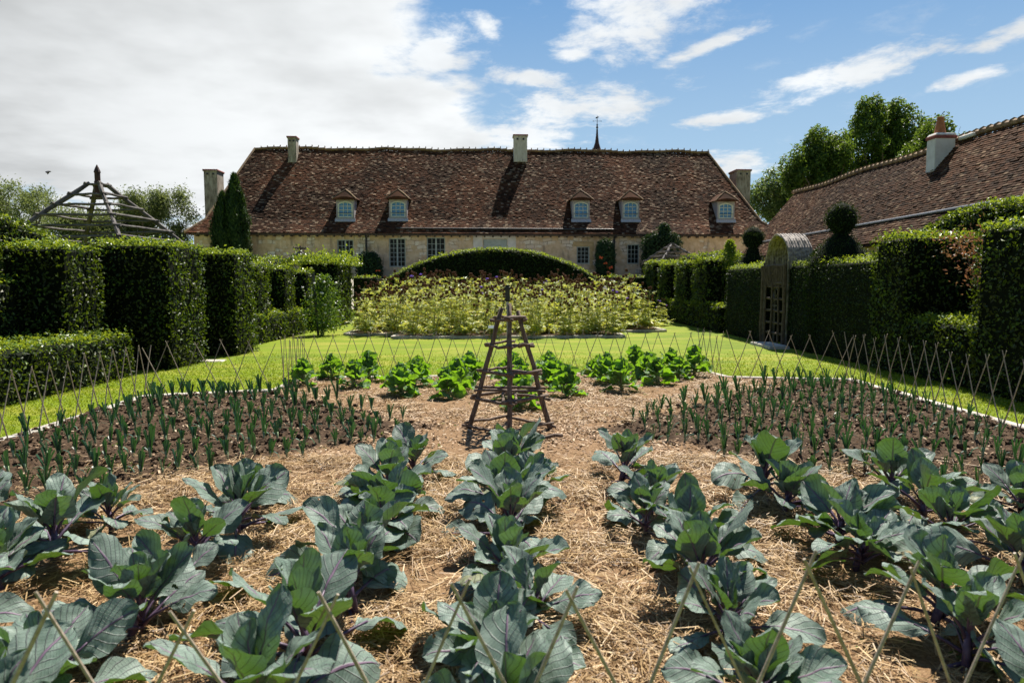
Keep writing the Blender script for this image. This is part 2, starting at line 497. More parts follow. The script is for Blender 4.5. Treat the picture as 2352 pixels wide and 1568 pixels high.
# ------------------------------------------------------------------ mesh builder
class MB:
    def __init__(s):
        s.v, s.f4, s.f3, s.uv, s.n = [], [], [], [], 0
        s.fn = []

    def add(s, verts, quads=None, tris=None, uv=None, polys=None):
        verts = np.asarray(verts, float).reshape(-1, 3)
        s.v.append(verts)
        if quads is not None and len(quads):
            s.f4.append(np.asarray(quads, int).reshape(-1, 4) + s.n)
        if tris is not None and len(tris):
            s.f3.append(np.asarray(tris, int).reshape(-1, 3) + s.n)
        if polys:
            s.fn += [[i + s.n for i in p] for p in polys]
        s.uv.append(np.zeros((len(verts), 2)) if uv is None else np.asarray(uv, float))
        s.n += len(verts)
        return s

    def xf(s, mat):
        a = np.array(mat)
        s.v = [v @ a[:3, :3].T + a[:3, 3] for v in s.v]
        return s

    def box(s, c, size, rot=None, taper=1.0, bev=0.0):
        hx, hy, hz = np.asarray(size, float) / 2
        if bev <= 0:
            p = np.array([(sx * hx * (taper if sz > 0 else 1), sy * hy * (taper if sz > 0 else 1), sz * hz) for sz in (-1, 1) for sy in (-1, 1) for sx in (-1, 1)])
            q = [(0, 2, 3, 1), (4, 5, 7, 6), (0, 1, 5, 4), (2, 6, 7, 3), (0, 4, 6, 2), (1, 3, 7, 5)]
            if rot is not None:
                p = p @ np.array(rot).T
            return s.add(p + np.asarray(c, float), q)
        b = min(bev, hx * .9, hy * .9, hz * .9)
        bm_v, idx = [], {}
        for sx in (-1, 1):
            for sy in (-1, 1):
                for sz in (-1, 1):
                    for ax in range(3):
                        p = [sx * (hx - b), sy * (hy - b), sz * (hz - b)]
                        p[ax] = (sx * hx, sy * hy, sz * hz)[ax]
                        idx[(sx, sy, sz, ax)] = len(bm_v)
                        t = taper if sz > 0 else 1
                        bm_v.append((p[0] * t, p[1] * t, p[2]))
        q, tr = [], []
        for ax in range(3):
            o1, o2 = [(1, 2), (2, 0), (0, 1)][ax]
            for sg in (-1, 1):
                ring = []
                for a_, b_ in ((-1, -1), (1, -1), (1, 1), (-1, 1)):
                    k = [0, 0, 0]
                    k[ax], k[o1], k[o2] = sg, a_, b_
                    ring.append(idx[(*k, ax)])
                q.append(ring if sg > 0 else ring[::-1])
        for ax in range(3):
            o1, o2 = [(1, 2), (2, 0), (0, 1)][ax]
            for a_ in (-1, 1):
                for b_ in (-1, 1):
                    k = [0, 0, 0]
                    k[o1], k[o2] = a_, b_
                    k0, k1 = k[:], k[:]
                    k0[ax], k1[ax] = -1, 1
                    r_ = [idx[(*k0, o1)], idx[(*k1, o1)], idx[(*k1, o2)], idx[(*k0, o2)]]
                    q.append(r_ if a_ * b_ < 0 else r_[::-1])
        for sx in (-1, 1):
            for sy in (-1, 1):
                for sz in (-1, 1):
                    r_ = [idx[(sx, sy, sz, i)] for i in range(3)]
                    tr.append(r_ if sx * sy * sz > 0 else r_[::-1])
        p = np.array(bm_v)
        if rot is not None:
            p = p @ np.array(rot).T
        return s.add(p + np.asarray(c, float), q, tr)

    def tube(s, pts, radii, n=6, cap=True, jit=0.0):
        pts = np.asarray(pts, float)
        k = len(pts)
        radii = np.broadcast_to(np.asarray(radii, float), (k,))
        tan = np.gradient(pts, axis=0)
        tan /= np.linalg.norm(tan, axis=1)[:, None] + 1e-9
        up = np.array((0, 0, 1.0)) if abs(tan[0][2]) < .9 else np.array((1.0, 0, 0))
        vs = []
        for i in range(k):
            a = np.cross(tan[i], up)
            a /= np.linalg.norm(a) + 1e-9
            b = np.cross(a, tan[i])
            up = b
            ang = np.arange(n) * 2 * math.pi / n
            r = radii[i] * (1 + (RNG.uniform(-jit, jit, n) if jit else 0))
            vs.append(pts[i] + (np.cos(ang) * r)[:, None] * a + (np.sin(ang) * r)[:, None] * b)
        v = np.concatenate(vs)
        q = [(i * n + j, i * n + (j + 1) % n, (i + 1) * n + (j + 1) % n, (i + 1) * n + j) for i in range(k - 1) for j in range(n)]
        pol = [list(range(n))[::-1], [(k - 1) * n + j for j in range(n)]] if cap else None
        return s.add(v, q, polys=pol)

    def lathe(s, c, prof, n=12):
        prof = np.asarray(prof, float)
        ang = np.arange(n) * 2 * math.pi / n
        v = np.concatenate([np.stack((np.cos(ang) * r, np.sin(ang) * r, np.full(n, z)), 1) for r, z in prof]) + np.asarray(c, float)
        k = len(prof)
        q = [(i * n + j, i * n + (j + 1) % n, (i + 1) * n + (j + 1) % n, (i + 1) * n + j) for i in range(k - 1) for j in range(n)]
        return s.add(v, q, polys=[list(range(n))[::-1], [(k - 1) * n + j for j in range(n)]])

    def sphere(s, c, r, n=8, m_=6, sc=(1, 1, 1), jit=0.0):
        prof = [(math.sin(math.pi * (i + .04) / (m_ + .08)) * r, -math.cos(math.pi * (i + .04) / (m_ + .08)) * r) for i in range(m_ + 1)]
        k = s.n
        s.lathe((0, 0, 0), prof, n)
        v = s.v[-1]
        if jit:
            v += RNG.normal(0, jit * r, v.shape)
        s.v[-1] = v * np.array(sc) + np.asarray(c, float)
        return s

    def leaves(s, P, N, T, L, W, bend=.15, uvm=False):
        """one four-cornered leaf per point: base P, lying across N, pointing along T"""
        N = N / (np.linalg.norm(N, axis=1)[:, None] + 1e-9)
        T = T - (T * N).sum(1)[:, None] * N
        T = T / (np.linalg.norm(T, axis=1)[:, None] + 1e-9)
        B = np.cross(N, T)
        L = np.broadcast_to(L, (len(P),))[:, None]
        W = np.broadcast_to(W, (len(P),))[:, None]
        v = np.stack((P, P + T * L * .45 + B * W * .5 + N * L * bend * .4, P + T * L - N * L * bend, P + T * L * .5 - B * W * .5 + N * L * bend * .4), 1).reshape(-1, 3)
        q = np.arange(len(P) * 4).reshape(-1, 4)
        return s.add(v, q)

    def build(s, name, mat, parent=None, smooth=False, uv=False):
        me = bpy.data.meshes.new(name)
        v = np.concatenate(s.v) if s.v else np.zeros((0, 3))
        f4 = np.concatenate(s.f4) if s.f4 else np.zeros((0, 4), int)
        f3 = np.concatenate(s.f3) if s.f3 else np.zeros((0, 3), int)
        fn = s.fn
        loops = np.concatenate([f4.ravel(), f3.ravel()] + [np.array(p) for p in fn]).astype(np.int32)
        tot = np.concatenate([np.full(len(f4), 4), np.full(len(f3), 3), np.array([len(p) for p in fn], int)]).astype(np.int32)
        me.vertices.add(len(v))
        me.vertices.foreach_set('co', v.astype(np.float32).ravel())
        me.loops.add(len(loops))
        me.loops.foreach_set('vertex_index', loops)
        me.polygons.add(len(tot))
        st = np.zeros(len(tot), np.int32)
        st[1:] = np.cumsum(tot)[:-1]
        me.polygons.foreach_set('loop_start', st)
        me.polygons.foreach_set('loop_total', tot)
        me.polygons.foreach_set('use_smooth', np.full(len(tot), smooth))
        if uv:
            lay = me.uv_layers.new(name='UVMap')
            lay.data.foreach_set('uv', np.concatenate(s.uv)[loops].astype(np.float32).ravel())
        me.update(calc_edges=True)
        me.materials.append(M[mat] if isinstance(mat, str) else mat)
        ob = bpy.data.objects.new(name, me)
        COL.objects.link(ob)
        if parent is not None:
            ob.parent = parent
        return ob


def tag(o, label=None, cat=None, group=None, kind=None):
    if label: o['label'] = label
    if cat: o['category'] = cat
    if group: o['group'] = group
    if kind: o['kind'] = kind
    return o


def empty(name, loc=(0, 0, 0), rz=0.0, label=None, cat=None, group=None):
    o = bpy.data.objects.new(name, None)
    COL.objects.link(o)
    o.location = tuple(float(c) for c in loc)
    o.rotation_euler = (0, 0, rz)
    o.empty_display_size = .2
    return tag(o, label, cat, group)


def copy_tree(o, parent=None):
    c = o.copy()
    COL.objects.link(c)
    c.parent = parent
    for ch in list(o.children):
        copy_tree(ch, c)
    return c


_g = {}


def vn(x, y, seed=0):
    """smooth value noise 0..1"""
    if seed not in _g:
        _g[seed] = np.random.default_rng(seed + 100).random((256, 256))
    g = _g[seed]
    xi, yi = np.floor(x).astype(int), np.floor(y).astype(int)
    fx, fy = x - xi, y - yi
    fx, fy = fx * fx * (3 - 2 * fx), fy * fy * (3 - 2 * fy)
    a, b = g[xi % 256, yi % 256], g[(xi + 1) % 256, yi % 256]
    c, d = g[xi % 256, (yi + 1) % 256], g[(xi + 1) % 256, (yi + 1) % 256]
    return (a * (1 - fx) + b * fx) * (1 - fy) + (c * (1 - fx) + d * fx) * fy


def fbm(x, y, seed=0, oct=4):
    r, a, t = 0, 1.0, 0
    for i in range(oct):
        r = r + a * vn(x * 2 ** i, y * 2 ** i, seed + i)
        t += a
        a *= .5
    return r / t


def unit(v): return v / (np.linalg.norm(v, axis=-1, keepdims=True) + 1e-9)


# ------------------------------------------------------------------ setting: ground, lawn
def terrain_z(x, y):
    t = np.clip((y - 38.5) / 5.0, 0, 1)
    return 2.0 * t * t * (3 - 2 * t)


xs = np.concatenate([np.linspace(-400, -40, 13)[:-1], np.linspace(-40, 40, 81), np.linspace(40, 400, 13)[1:]])
ys = np.concatenate([np.linspace(-60, 0, 7)[:-1], np.linspace(0, 60, 121), np.linspace(60, 600, 20)[1:]])
X, Y = np.meshgrid(xs, ys)
Z = terrain_z(X, Y)
nx, ny = len(xs), len(ys)
ii, jj = np.meshgrid(np.arange(nx - 1), np.arange(ny - 1))
a = (jj * nx + ii).ravel()
quads = np.stack((a, a + 1, a + nx + 1, a + nx), 1)
gb = MB().add(np.stack((X, Y, Z), -1), quads)
tag(gb.build('lawn', 'lawn', smooth=True), kind='structure')

ys2 = np.linspace(39.5, 56, 60)
xs2 = np.linspace(-24, 20, 12)
X, Y = np.meshgrid(xs2, ys2)
nx, ny = 12, 60
ii, jj = np.meshgrid(np.arange(nx - 1), np.arange(ny - 1))
a = (jj * nx + ii).ravel()
tag(MB().add(np.stack((X, Y, terrain_z(X, Y) + .02), -1), np.stack((a, a + 1, a + nx + 1, a + nx), 1)).build('bounce_terrace', plain('bounce_gravel', (.60, .53, .43), (.74, .67, .56), 40, .9, .1, .3, .01)), kind='structure')  # unseen pale ground added to bounce sunlight onto the house wall

# bed outline (real places measured on the ground)
BL = [gr(-60, 1052), gr(334, 918), gr(633, 904), gr(689, 876), gr(1150, 869), gr(1612, 858), gr(1668, 872), gr(1950, 878), gr(2440, 1011)]
BL = [(p[0], p[1]) for p in BL]
BL[0] = (-5.4, 4.0)
BL[-1] = (5.95, 4.0)
BEDPOLY = np.array([(-5.4, 4.0), BL[1], BL[2], BL[3], BL[4], BL[5], BL[6], BL[7], (5.95, 4.0), (4.2, 4.0), (4.2, 1.9), (-4.2, 1.9), (-4.2, 4.0)])


def inpoly(x, y, poly):
    x, y = np.asarray(x), np.asarray(y)
    c = np.zeros(x.shape, bool)
    n_ = len(poly)
    for i in range(n_):
        x1, y1 = poly[i]
        x2, y2 = poly[(i + 1) % n_]
        cond = ((y1 > y) != (y2 > y)) & (x < (x2 - x1) * (y - y1) / (y2 - y1 + 1e-12) + x1)
        c ^= cond
    return c


def bed_h(x, y):
    soil = np.clip((np.abs(x) - np.abs(y - 7.72) - .75) / .4, 0, 1)
    h = .045 + .05 * (fbm(x * 1.2 + 40, y * 1.2 + 40, 3) - .5)
    h = h + soil * (.085 * (fbm(x * 6 + 40, y * 6 + 40, 9, 4) - .5) + .05 * (vn(x * 16 + 50, y * 16 + 50, 21) - .5))
    h = h + (1 - soil) * .02 * (vn(x * 14 + 50, y * 14 + 50, 17) - .5)
    return h


st = .04
xs = np.arange(-5.6, 6.1, st)
ys = np.arange(1.6, 13.6, st)
X, Y = np.meshgrid(xs, ys)
ins = inpoly(X, Y, BEDPOLY)
Z = np.where(ins, bed_h(X, Y), -.05)
nx, ny = len(xs), len(ys)
ii, jj = np.meshgrid(np.arange(nx - 1), np.arange(ny - 1))
a = (jj * nx + ii).ravel()
quads = np.stack((a, a + 1, a + nx + 1, a + nx), 1)
fl = ins.ravel()
keep = fl[quads].any(1)
tag(MB().add(np.stack((X, Y, Z), -1), quads[keep]).build('garden_bed_ground', 'bed', smooth=True), kind='structure')


def kerb_run(mb, p, q, wd=.13, h=.09, ln=.62):
    p, q = np.array(p), np.array(q)
    L = np.linalg.norm(q - p)
    k = max(1, int(L / ln))
    d = (q - p) / L
    nrm = np.array((-d[1], d[0]))
    ang = math.atan2(d[1], d[0])
    for i in range(k):
        c = p + d * (L * (i + .5) / k) + nrm * random.uniform(-.012, .012)
        rot = np.array(Matrix.Rotation(ang + random.uniform(-.02, .02), 3, 'Z') @ Matrix.Rotation(random.uniform(-.03, .03), 3, 'X'))
        mb.box((c[0], c[1], h * .5 - .02 + random.uniform(-.008, .008)), (L / k - .012, wd * random.uniform(.9, 1.12), h), rot, 1, .012)


kb = empty('stone_edging', (0, 7, 0), 0, 'pale stone edging around the vegetable bed beside the cane lattice', 'edging')
kb_off = np.array((0, 7, 0))
runs = [BL[i:i + 2] for i in range(len(BL) - 1)]
for p, q in runs:
    mb = MB()
    kerb_run(mb, p, q)
    o_ = mb.build('edging_run', 'stone', kb)
    o_.location = tuple(-kb_off)

# grass blades over the near lawn
Ng = 150000
gy = 6.5 + 11 * RNG.random(Ng)
gx = RNG.uniform(-7.2, 7.6, Ng)
ok = ~inpoly(gx, gy, BEDPOLY) & (np.abs(gx) < gy * .79) & (RNG.random(Ng) < np.clip((17.5 - gy) / 6, 0, 1) ** 1.5)
gx, gy = gx[ok], gy[ok]
k = len(gx)
hh = RNG.uniform(.012, .034, k) * (1 + gy * .02)
ang = RNG.uniform(0, 6.28, k)
wdt = .003 + gy * .00035
dxv = np.stack((np.cos(ang) * wdt, np.sin(ang) * wdt, np.zeros(k)), 1)
base = np.stack((gx, gy, np.zeros(k)), 1)
tip = base + np.stack((RNG.normal(0, .02, k), RNG.normal(0, .02, k), hh), 1)
vv = np.stack((base - dxv, base + dxv, tip), 1).reshape(-1, 3)
tag(MB().add(vv, tris=np.arange(k * 3).reshape(-1, 3)).build('lawn_grass', 'grass'), 'short bright green mown grass of the lawn around the vegetable bed', 'grass', kind='stuff')


def strands(num, region, Lr, Wr, zr, mat, name, label, cat, tilt=.25, lift=.0):
    x = RNG.uniform(region[0], region[1], num)
    y = RNG.uniform(region[2], region[3], num)
    tri_ = np.abs(x) - np.abs(y - 7.72) + (fbm(x * 2 + 30, y * 2 + 30, 5) - .5) * 1.2
    keep_ = inpoly(x, y, BEDPOLY) & (np.abs(x) < y * .82 + .4)
    pr = np.where(tri_ > .95, .07, np.clip(fbm(x * 1.9 + 70, y * 1.9 + 70, 44) * 3.6 - 1.0, .12, 1.0))
    keep_ &= RNG.random(num) < pr
    x, y = x[keep_], y[keep_]
    k_ = len(x)
    L_ = RNG.uniform(*Lr, k_)
    W_ = RNG.uniform(*Wr, k_)
    an = RNG.uniform(0, 6.28, k_)
    z = bed_h(x, y) + RNG.uniform(*zr, k_) + .004
    T_ = np.stack((np.cos(an), np.sin(an), RNG.normal(0, tilt, k_)), 1)
    T_ = unit(T_)
    up = np.stack((RNG.normal(0, .45, k_), RNG.normal(0, .45, k_), np.ones(k_)), 1)
    B_ = unit(np.cross(up, T_))
    P_ = np.stack((x, y, z), 1)
    hl = (L_ / 2)[:, None]
    hw = (W_ / 2)[:, None]
    v_ = np.stack((P_ - T_ * hl - B_ * hw, P_ + T_ * hl - B_ * hw, P_ + T_ * hl + B_ * hw, P_ - T_ * hl + B_ * hw), 1).reshape(-1, 3)
    o_ = MB().add(v_, np.arange(k_ * 4).reshape(-1, 4)).build(name, mat)
    tag(o_, label, cat, kind='stuff')


strands(120000, (-4.2, 4.2, 1.9, 6.4), (.05, .16), (.003, .006), (0, .05), 'straw', 'straw_mulch', 'golden straw mulch lying between the red cabbages', 'straw', .22)
strands(30000, (-4, 4, 8.0, 13.2), (.06, .14), (.004, .007), (0, .03), 'straw', 'dry_straw', 'dry straw scattered under the bright green cabbages', 'straw', .2)
strands(130000, (-5.5, 6, 4.2, 13.2), (.015, .05), (.008, .02), (0, .015), 'chip', 'wood_chip_mulch', 'pale wood chip mulch around the wooden obelisk', 'mulch', .25)

ncl = 420
cxs, cys = RNG.uniform(-3.9, 3.9, ncl), RNG.uniform(2.0, 6.3, ncl)
okc = inpoly(cxs, cys, BEDPOLY) & (np.abs(cxs) - np.abs(cys - 7.72) < .7)
cxs, cys = cxs[okc], cys[okc]
per = 46
k = len(cxs) * per
x = np.repeat(cxs, per) + RNG.normal(0, .075, k)
y = np.repeat(cys, per) + RNG.normal(0, .075, k)
an = np.repeat(RNG.uniform(0, 6.28, len(cxs)), per) + RNG.normal(0, .5, k)
L_ = RNG.uniform(.08, .24, k)
P_ = np.stack((x, y, bed_h(x, y) + np.abs(RNG.normal(0, .028, k)) + .006), 1)
T_ = unit(np.stack((np.cos(an), np.sin(an), RNG.normal(.03, .16, k)), 1))
B_ = unit(np.cross(np.stack((RNG.normal(0, .4, k), RNG.normal(0, .4, k), np.ones(k)), 1), T_)) * RNG.uniform(.0015, .003, k)[:, None]
bend_ = np.stack((RNG.normal(0, .02, k), RNG.normal(0, .02, k), RNG.uniform(0, .02, k)), 1)
h_ = (L_ / 2)[:, None]
v_ = np.stack((P_ - T_ * h_ - B_, P_ - T_ * h_ + B_, P_ + bend_ - B_, P_ + bend_ + B_, P_ + T_ * h_ - B_, P_ + T_ * h_ + B_), 1).reshape(-1, 3)
b = np.arange(k)[:, None] * 6
tag(MB().add(v_, np.concatenate([b + np.array((0, 2, 3, 1)), b + np.array((2, 4, 5, 3))])).build('straw_tufts', 'straw'), 'loose tufts of longer bent straw between the red cabbages', 'straw', kind='stuff')

# clods of earth in the leek beds
cl = MB()
t_ = (1 + 5 ** .5) / 2
ico = unit(np.array([(-1, t_, 0), (1, t_, 0), (-1, -t_, 0), (1, -t_, 0), (0, -1, t_), (0, 1, t_), (0, -1, -t_), (0, 1, -t_), (t_, 0, -1), (t_, 0, 1), (-t_, 0, -1), (-t_, 0, 1)], float))
icf = np.array([(0, 11, 5), (0, 5, 1), (0, 1, 7), (0, 7, 10), (0, 10, 11), (1, 5, 9), (5, 11, 4), (11, 10, 2), (10, 7, 6), (7, 1, 8), (3, 9, 4), (3, 4, 2), (3, 2, 6), (3, 6, 8), (3, 8, 9), (4, 9, 5), (2, 4, 11), (6, 2, 10), (8, 6, 7), (9, 8, 1)])
Nc = 16000
x = RNG.uniform(-5.4, 5.9, Nc)
y = RNG.uniform(4.2, 12.4, Nc)
kp = inpoly(x, y, BEDPOLY) & (np.abs(x) - np.abs(y - 7.72) > .85 + RNG.normal(0, .12, Nc))
x, y = x[kp], y[kp]
Nc = len(x)
rr = .008 + .036 * RNG.random(Nc) ** 3
vv = ico[None] * (1 + RNG.normal(0, .22, (Nc, 12, 1))) * rr[:, None, None] * np.array((1, 1, .7)) + np.stack((x, y, bed_h(x, y) + rr * .3), 1)[:, None, :]
ff = (icf[None] + (np.arange(Nc) * 12)[:, None, None]).reshape(-1, 3)
cl.add(vv.reshape(-1, 3), tris=ff)
tag(cl.build('soil_clods', 'clod'), 'brown crumbly clods of earth between the leeks', 'soil', kind='stuff')


# ------------------------------------------------------------------ hedges
def box_samples(lo, hi, dens, faces='xXyYZ'):
    lo, hi = np.array(lo, float), np.array(hi, float)
    sz = hi - lo
    P, N = [], []
    for f in faces:
        ax = 'xyz'.index(f.lower())
        o1, o2 = [(1, 2), (0, 2), (0, 1)][ax]
        num = int(sz[o1] * sz[o2] * dens)
        p = lo + RNG.random((num, 3)) * sz
        n_ = np.zeros((num, 3))
        if f.isupper():
            p[:, ax] = hi[ax]
            n_[:, ax] = 1
        else:
            p[:, ax] = lo[ax]
            n_[:, ax] = -1
        P.append(p)
        N.append(n_)
    return np.concatenate(P), np.concatenate(N)


def leafify(mb, P, N, L, droop=.5, jit=.05, spread=.75, shape=.6):
    k_ = len(P)
    bulge = (fbm(P[:, 0] * 2.1 + P[:, 2] * 1.3 + 60, P[:, 1] * 2.1 + P[:, 2] * 1.7 + 60, 31, 3) - .5) * .14
    p = P + N * (bulge + RNG.normal(0, jit, k_))[:, None] + RNG.normal(0, .02, (k_, 3))
    n_ = unit(N + RNG.normal(0, spread, (k_, 3)))
    t = RNG.normal(0, 1, (k_, 3)) + N * .6 + np.array((0, 0, -droop))
    l = L * RNG.uniform(.65, 1.25, k_)
    mb.leaves(p - unit(t) * (l * .5)[:, None], n_, t, l, l * shape, .18)


def core_box(lo, hi, inset):
    lo, hi = np.array(lo, float), np.array(hi, float)
    lo2, hi2 = lo + inset, hi - inset
    lo2[2] = lo[2] - .02
    mb = MB()
    mb.box((lo2 + hi2) / 2, hi2 - lo2, None, 1, .04)
    return mb


def hedge(name, lo, hi, label, cat='hedge', group=None, kind='hornbeam', dens=430, L=.07, top=True, parent=None, faces='xXyY'):
    """clipped box of foliage: dark inside, leaves over every face, leaves with painted sunlight on top"""
    lo, hi = np.array(lo, float), np.array(hi, float)
    ctr = np.array(((lo[0] + hi[0]) / 2, (lo[1] + hi[1]) / 2, lo[2]))
    e = parent or empty(name, ctr, 0, label, cat, group)
    off = -np.array(e.location)
    d = max(12.0, np.linalg.norm(ctr))
    sc = max(1.0, d / 16.0)
    l, dn = L * sc ** .75, dens / sc ** 1.4
    yew = kind == 'yew'
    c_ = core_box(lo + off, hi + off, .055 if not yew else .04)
    c_.build('shade_core', 'core', e)
    mb = MB()
    P, N = box_samples(lo + off, hi + off, dn, faces)
    leafify(mb, P, N, l, .5 if not yew else -.5, .035 if not yew else .02, .75 if not yew else .9, .62 if not yew else .3)
    mb.build('side_foliage', kind, e)
    mb = MB()
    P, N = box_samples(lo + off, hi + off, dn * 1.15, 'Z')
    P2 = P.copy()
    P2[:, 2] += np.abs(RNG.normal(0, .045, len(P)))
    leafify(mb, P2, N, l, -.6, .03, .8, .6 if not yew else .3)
    mb.build('top_foliage', kind + '_top', e)
    return e


G1 = 'clipped hornbeam blocks of the left hedge'
hedge('low_hedge', (-8.25, 6.0, 0), (-7.0, 12.55, .77), 'knee-high clipped hedge at left, behind the leeks and canes', dens=420, faces='xXyY')
hedge('hedge_wall', (-9.6, 5.5, 0), (-8.25, 13.9, 1.75), 'mid-height hedge wall at far left behind the low hedge', dens=330)
hedge('hedge_pillar', (-8.75, 11.65, 0), (-7.6, 12.7, 2.35), 'leftmost dark hedge pillar with one sunlit side, rising from the low hedge', 'hedge', G1)
hedge('hedge_pillar', (-8.35, 13.45, 0), (-6.72, 14.95, 2.5), 'biggest square hedge pillar at left, below the large wooden pyramid roof', 'hedge', G1)
hedge('hedge_pillar', (-8.3, 16.1, 0), (-6.5, 17.35, 2.46), 'second tall square hedge pillar at left, just beyond the biggest one', 'hedge', G1)
hedge('low_hedge', (-8.3, 18.6, 0), (-7.12, 23.7, .78), 'low clipped hedge on the left lawn edge under three narrow hedge pillars')
for yy, zz, lab in ((19.4, 2.25, 'first narrow hedge pillar on the left low hedge, next to the tall square pillars'),
                    (21.75, 2.22, 'middle narrow hedge pillar of the three on the left low hedge'),
                    (24.05, 2.15, 'last narrow hedge pillar on the left, beside the climbing rose')):
    hedge('hedge_pillar', (-7.85, yy, .6), (-7.2, yy + .95, zz), lab, 'hedge', G1)
hedge('hedge_wall', (-9.4, 18.0, 0), (-8.4, 31, 2.1), 'long dark hedge behind the narrow hedge pillars at left', dens=260)
hedge('bushy_hedge', (-8.4, 27.3, 0), (-6.95, 29.9, 2.55), 'pale bushy hedge block at the far left end of the lawn', kind='hornbeam')
hedge('low_hedge', (-8.0, 25.2, 0), (-6.95, 27.2, .75), 'short low hedge piece before the pale bushy hedge at left', dens=300)

# shaggy young growth on the pale block
e = [o for o in COL.objects if o.name.startswith('bushy_hedge')][0]
mb = MB()
k = 2600
p = np.stack((RNG.uniform(-1.1, 1.1, k), RNG.uniform(-1.8, 1.8, k), 2.45 + np.abs(RNG.normal(0, .22, k))), 1)
mb.leaves(p, unit(RNG.normal(0, 1, (k, 3))), RNG.normal(0, .6, (k, 3)) + np.array((0, 0, 1)), .13, .07)
mb.build('young_shoots', 'hornbeam_top', e)


# rounded, arched hedges: swept profile
def arched_hedge(name, c, axis, length, thick, prof, label, kind='hornbeam', dens=300, L=.07, group=None):
    """prof(t) gives the top height for t in -1..1 along the length; axis is the angle of the length direction"""
    e = empty(name, (c[0], c[1], c[2]), axis, label, 'hedge', group)
    d = max(12.0, math.hypot(c[0], c[1]))
    sc = max(1.0, d / 16.0)
    l, dn = L * sc ** .75, dens / sc ** 1.4
    yew = kind == 'yew'
    ns = 40
    ts = np.linspace(-1, 1, ns)
    hs = np.array([prof(t) for t in ts])
    # inside
    v = []
    ins_ = .06
    for t, h in zip(ts, hs):
        xx = t * (length / 2 - ins_)
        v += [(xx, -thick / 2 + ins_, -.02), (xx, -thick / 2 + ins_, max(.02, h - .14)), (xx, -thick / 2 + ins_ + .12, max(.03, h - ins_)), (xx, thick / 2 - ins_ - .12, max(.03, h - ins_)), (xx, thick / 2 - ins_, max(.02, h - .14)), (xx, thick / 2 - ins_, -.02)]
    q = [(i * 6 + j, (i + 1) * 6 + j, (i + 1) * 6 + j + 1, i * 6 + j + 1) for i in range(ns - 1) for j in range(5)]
    MB().add(v, q, polys=[[0, 1, 2, 3, 4, 5], [(ns - 1) * 6 + j for j in (5, 4, 3, 2, 1, 0)]]).build('shade_core', 'core', e)
    hf = lambda t: np.interp(t, ts, hs)
    mb = MB()
    num = int(length * hs.mean() * dn)
    for sy in (-1, 1):
        t = RNG.uniform(-1, 1, num * 2)
        z = RNG.uniform(0, hs.max(), num * 2)
        kk = z < hf(t) - .03
        t, z = t[kk], z[kk]
        P = np.stack((t * length / 2, np.full(len(t), sy * thick / 2), z), 1)
        leafify(mb, P, np.tile((0, sy, 0.0), (len(t), 1)), l, -.4 if yew else .5, .03, .9 if yew else .75, .3 if yew else .62)
    for sx in (-1, 1):
        h = hf(sx)
        nn = int(thick * h * dn)
        if nn > 3:
            P = np.stack((np.full(nn, sx * length / 2), RNG.uniform(-.5, .5, nn) * thick, RNG.random(nn) * h), 1)
            leafify(mb, P, np.tile((sx, 0, 0.0), (nn, 1)), l, .3, .03)
    mb.build('side_foliage', kind, e)
    mb = MB()
    nn = int(length * thick * dn * 1.5)
    t = RNG.uniform(-1, 1, nn)
    y_ = RNG.uniform(-.5, .5, nn)
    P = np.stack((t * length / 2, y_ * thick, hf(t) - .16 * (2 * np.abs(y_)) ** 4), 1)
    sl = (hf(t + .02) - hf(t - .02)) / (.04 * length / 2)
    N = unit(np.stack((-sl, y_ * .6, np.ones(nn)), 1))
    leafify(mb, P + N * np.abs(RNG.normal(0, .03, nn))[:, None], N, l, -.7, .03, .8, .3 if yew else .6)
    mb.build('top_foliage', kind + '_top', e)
    return e


# big arched yew in front of the house
pL, pR, pT = at(868, 645, 37), at(1395, 645, 37), at(1140, 570, 37)
AL = pR[0] - pL[0]
tx = (pT[0] - pL[0]) / AL * 2 - 1


def arch_prof(t):
    s_ = (t - tx) / (1 + tx) if t < tx else (t - tx) / (1 - tx)
    return 1.75 + (pT[2] - 1.75) * (1 - abs(s_) ** 2.1)


arched_hedge('arched_hedge', ((pL[0] + pR[0]) / 2, 37.8, 0), 0, AL, 1.6, arch_prof, 'long dark arched yew hedge in front of the stone house', 'yew', 420, .085)
hedge('low_hedge', (-8.6, 36.9, 0), (pL[0], 38.2, 2.06), 'low dark hedge left of the big arched yew, below the round wall shrub', kind='yew', dens=300)
hedge('low_hedge', (pR[0], 36.9, 0), (7.6, 38.2, 2.08), 'low dark hedge right of the big arched yew', kind='yew', dens=300)

# mounds behind the left pillars
for i, (yy, ln, hh_, lab) in enumerate(((19.6, 3.2, 2.75, 'arched hedge top nearest behind the left hedge pillars'),
                                        (23.2, 3.4, 2.75, 'middle arched hedge top behind the narrow left pillars'),
                                        (26.8, 3.6, 2.72, 'farthest arched hedge top behind the narrow left pillars'))):
    arched_hedge('arched_hedge', (-9.6, yy, 0), R(90), ln, 1.6, lambda t, h=hh_: h - .9 * t * t, lab, 'hornbeam', 300, .07, 'arched tops behind the left hedge')
arched_hedge('arched_hedge', (-9.95, 11.6, 0), R(90), 5.6, 1.7, lambda t: 3.15 - .55 * t - .06 * t * t, 'tall sloping hedge at the left picture edge, left of the wooden pyramid roof', 'hornbeam', 330, .07)

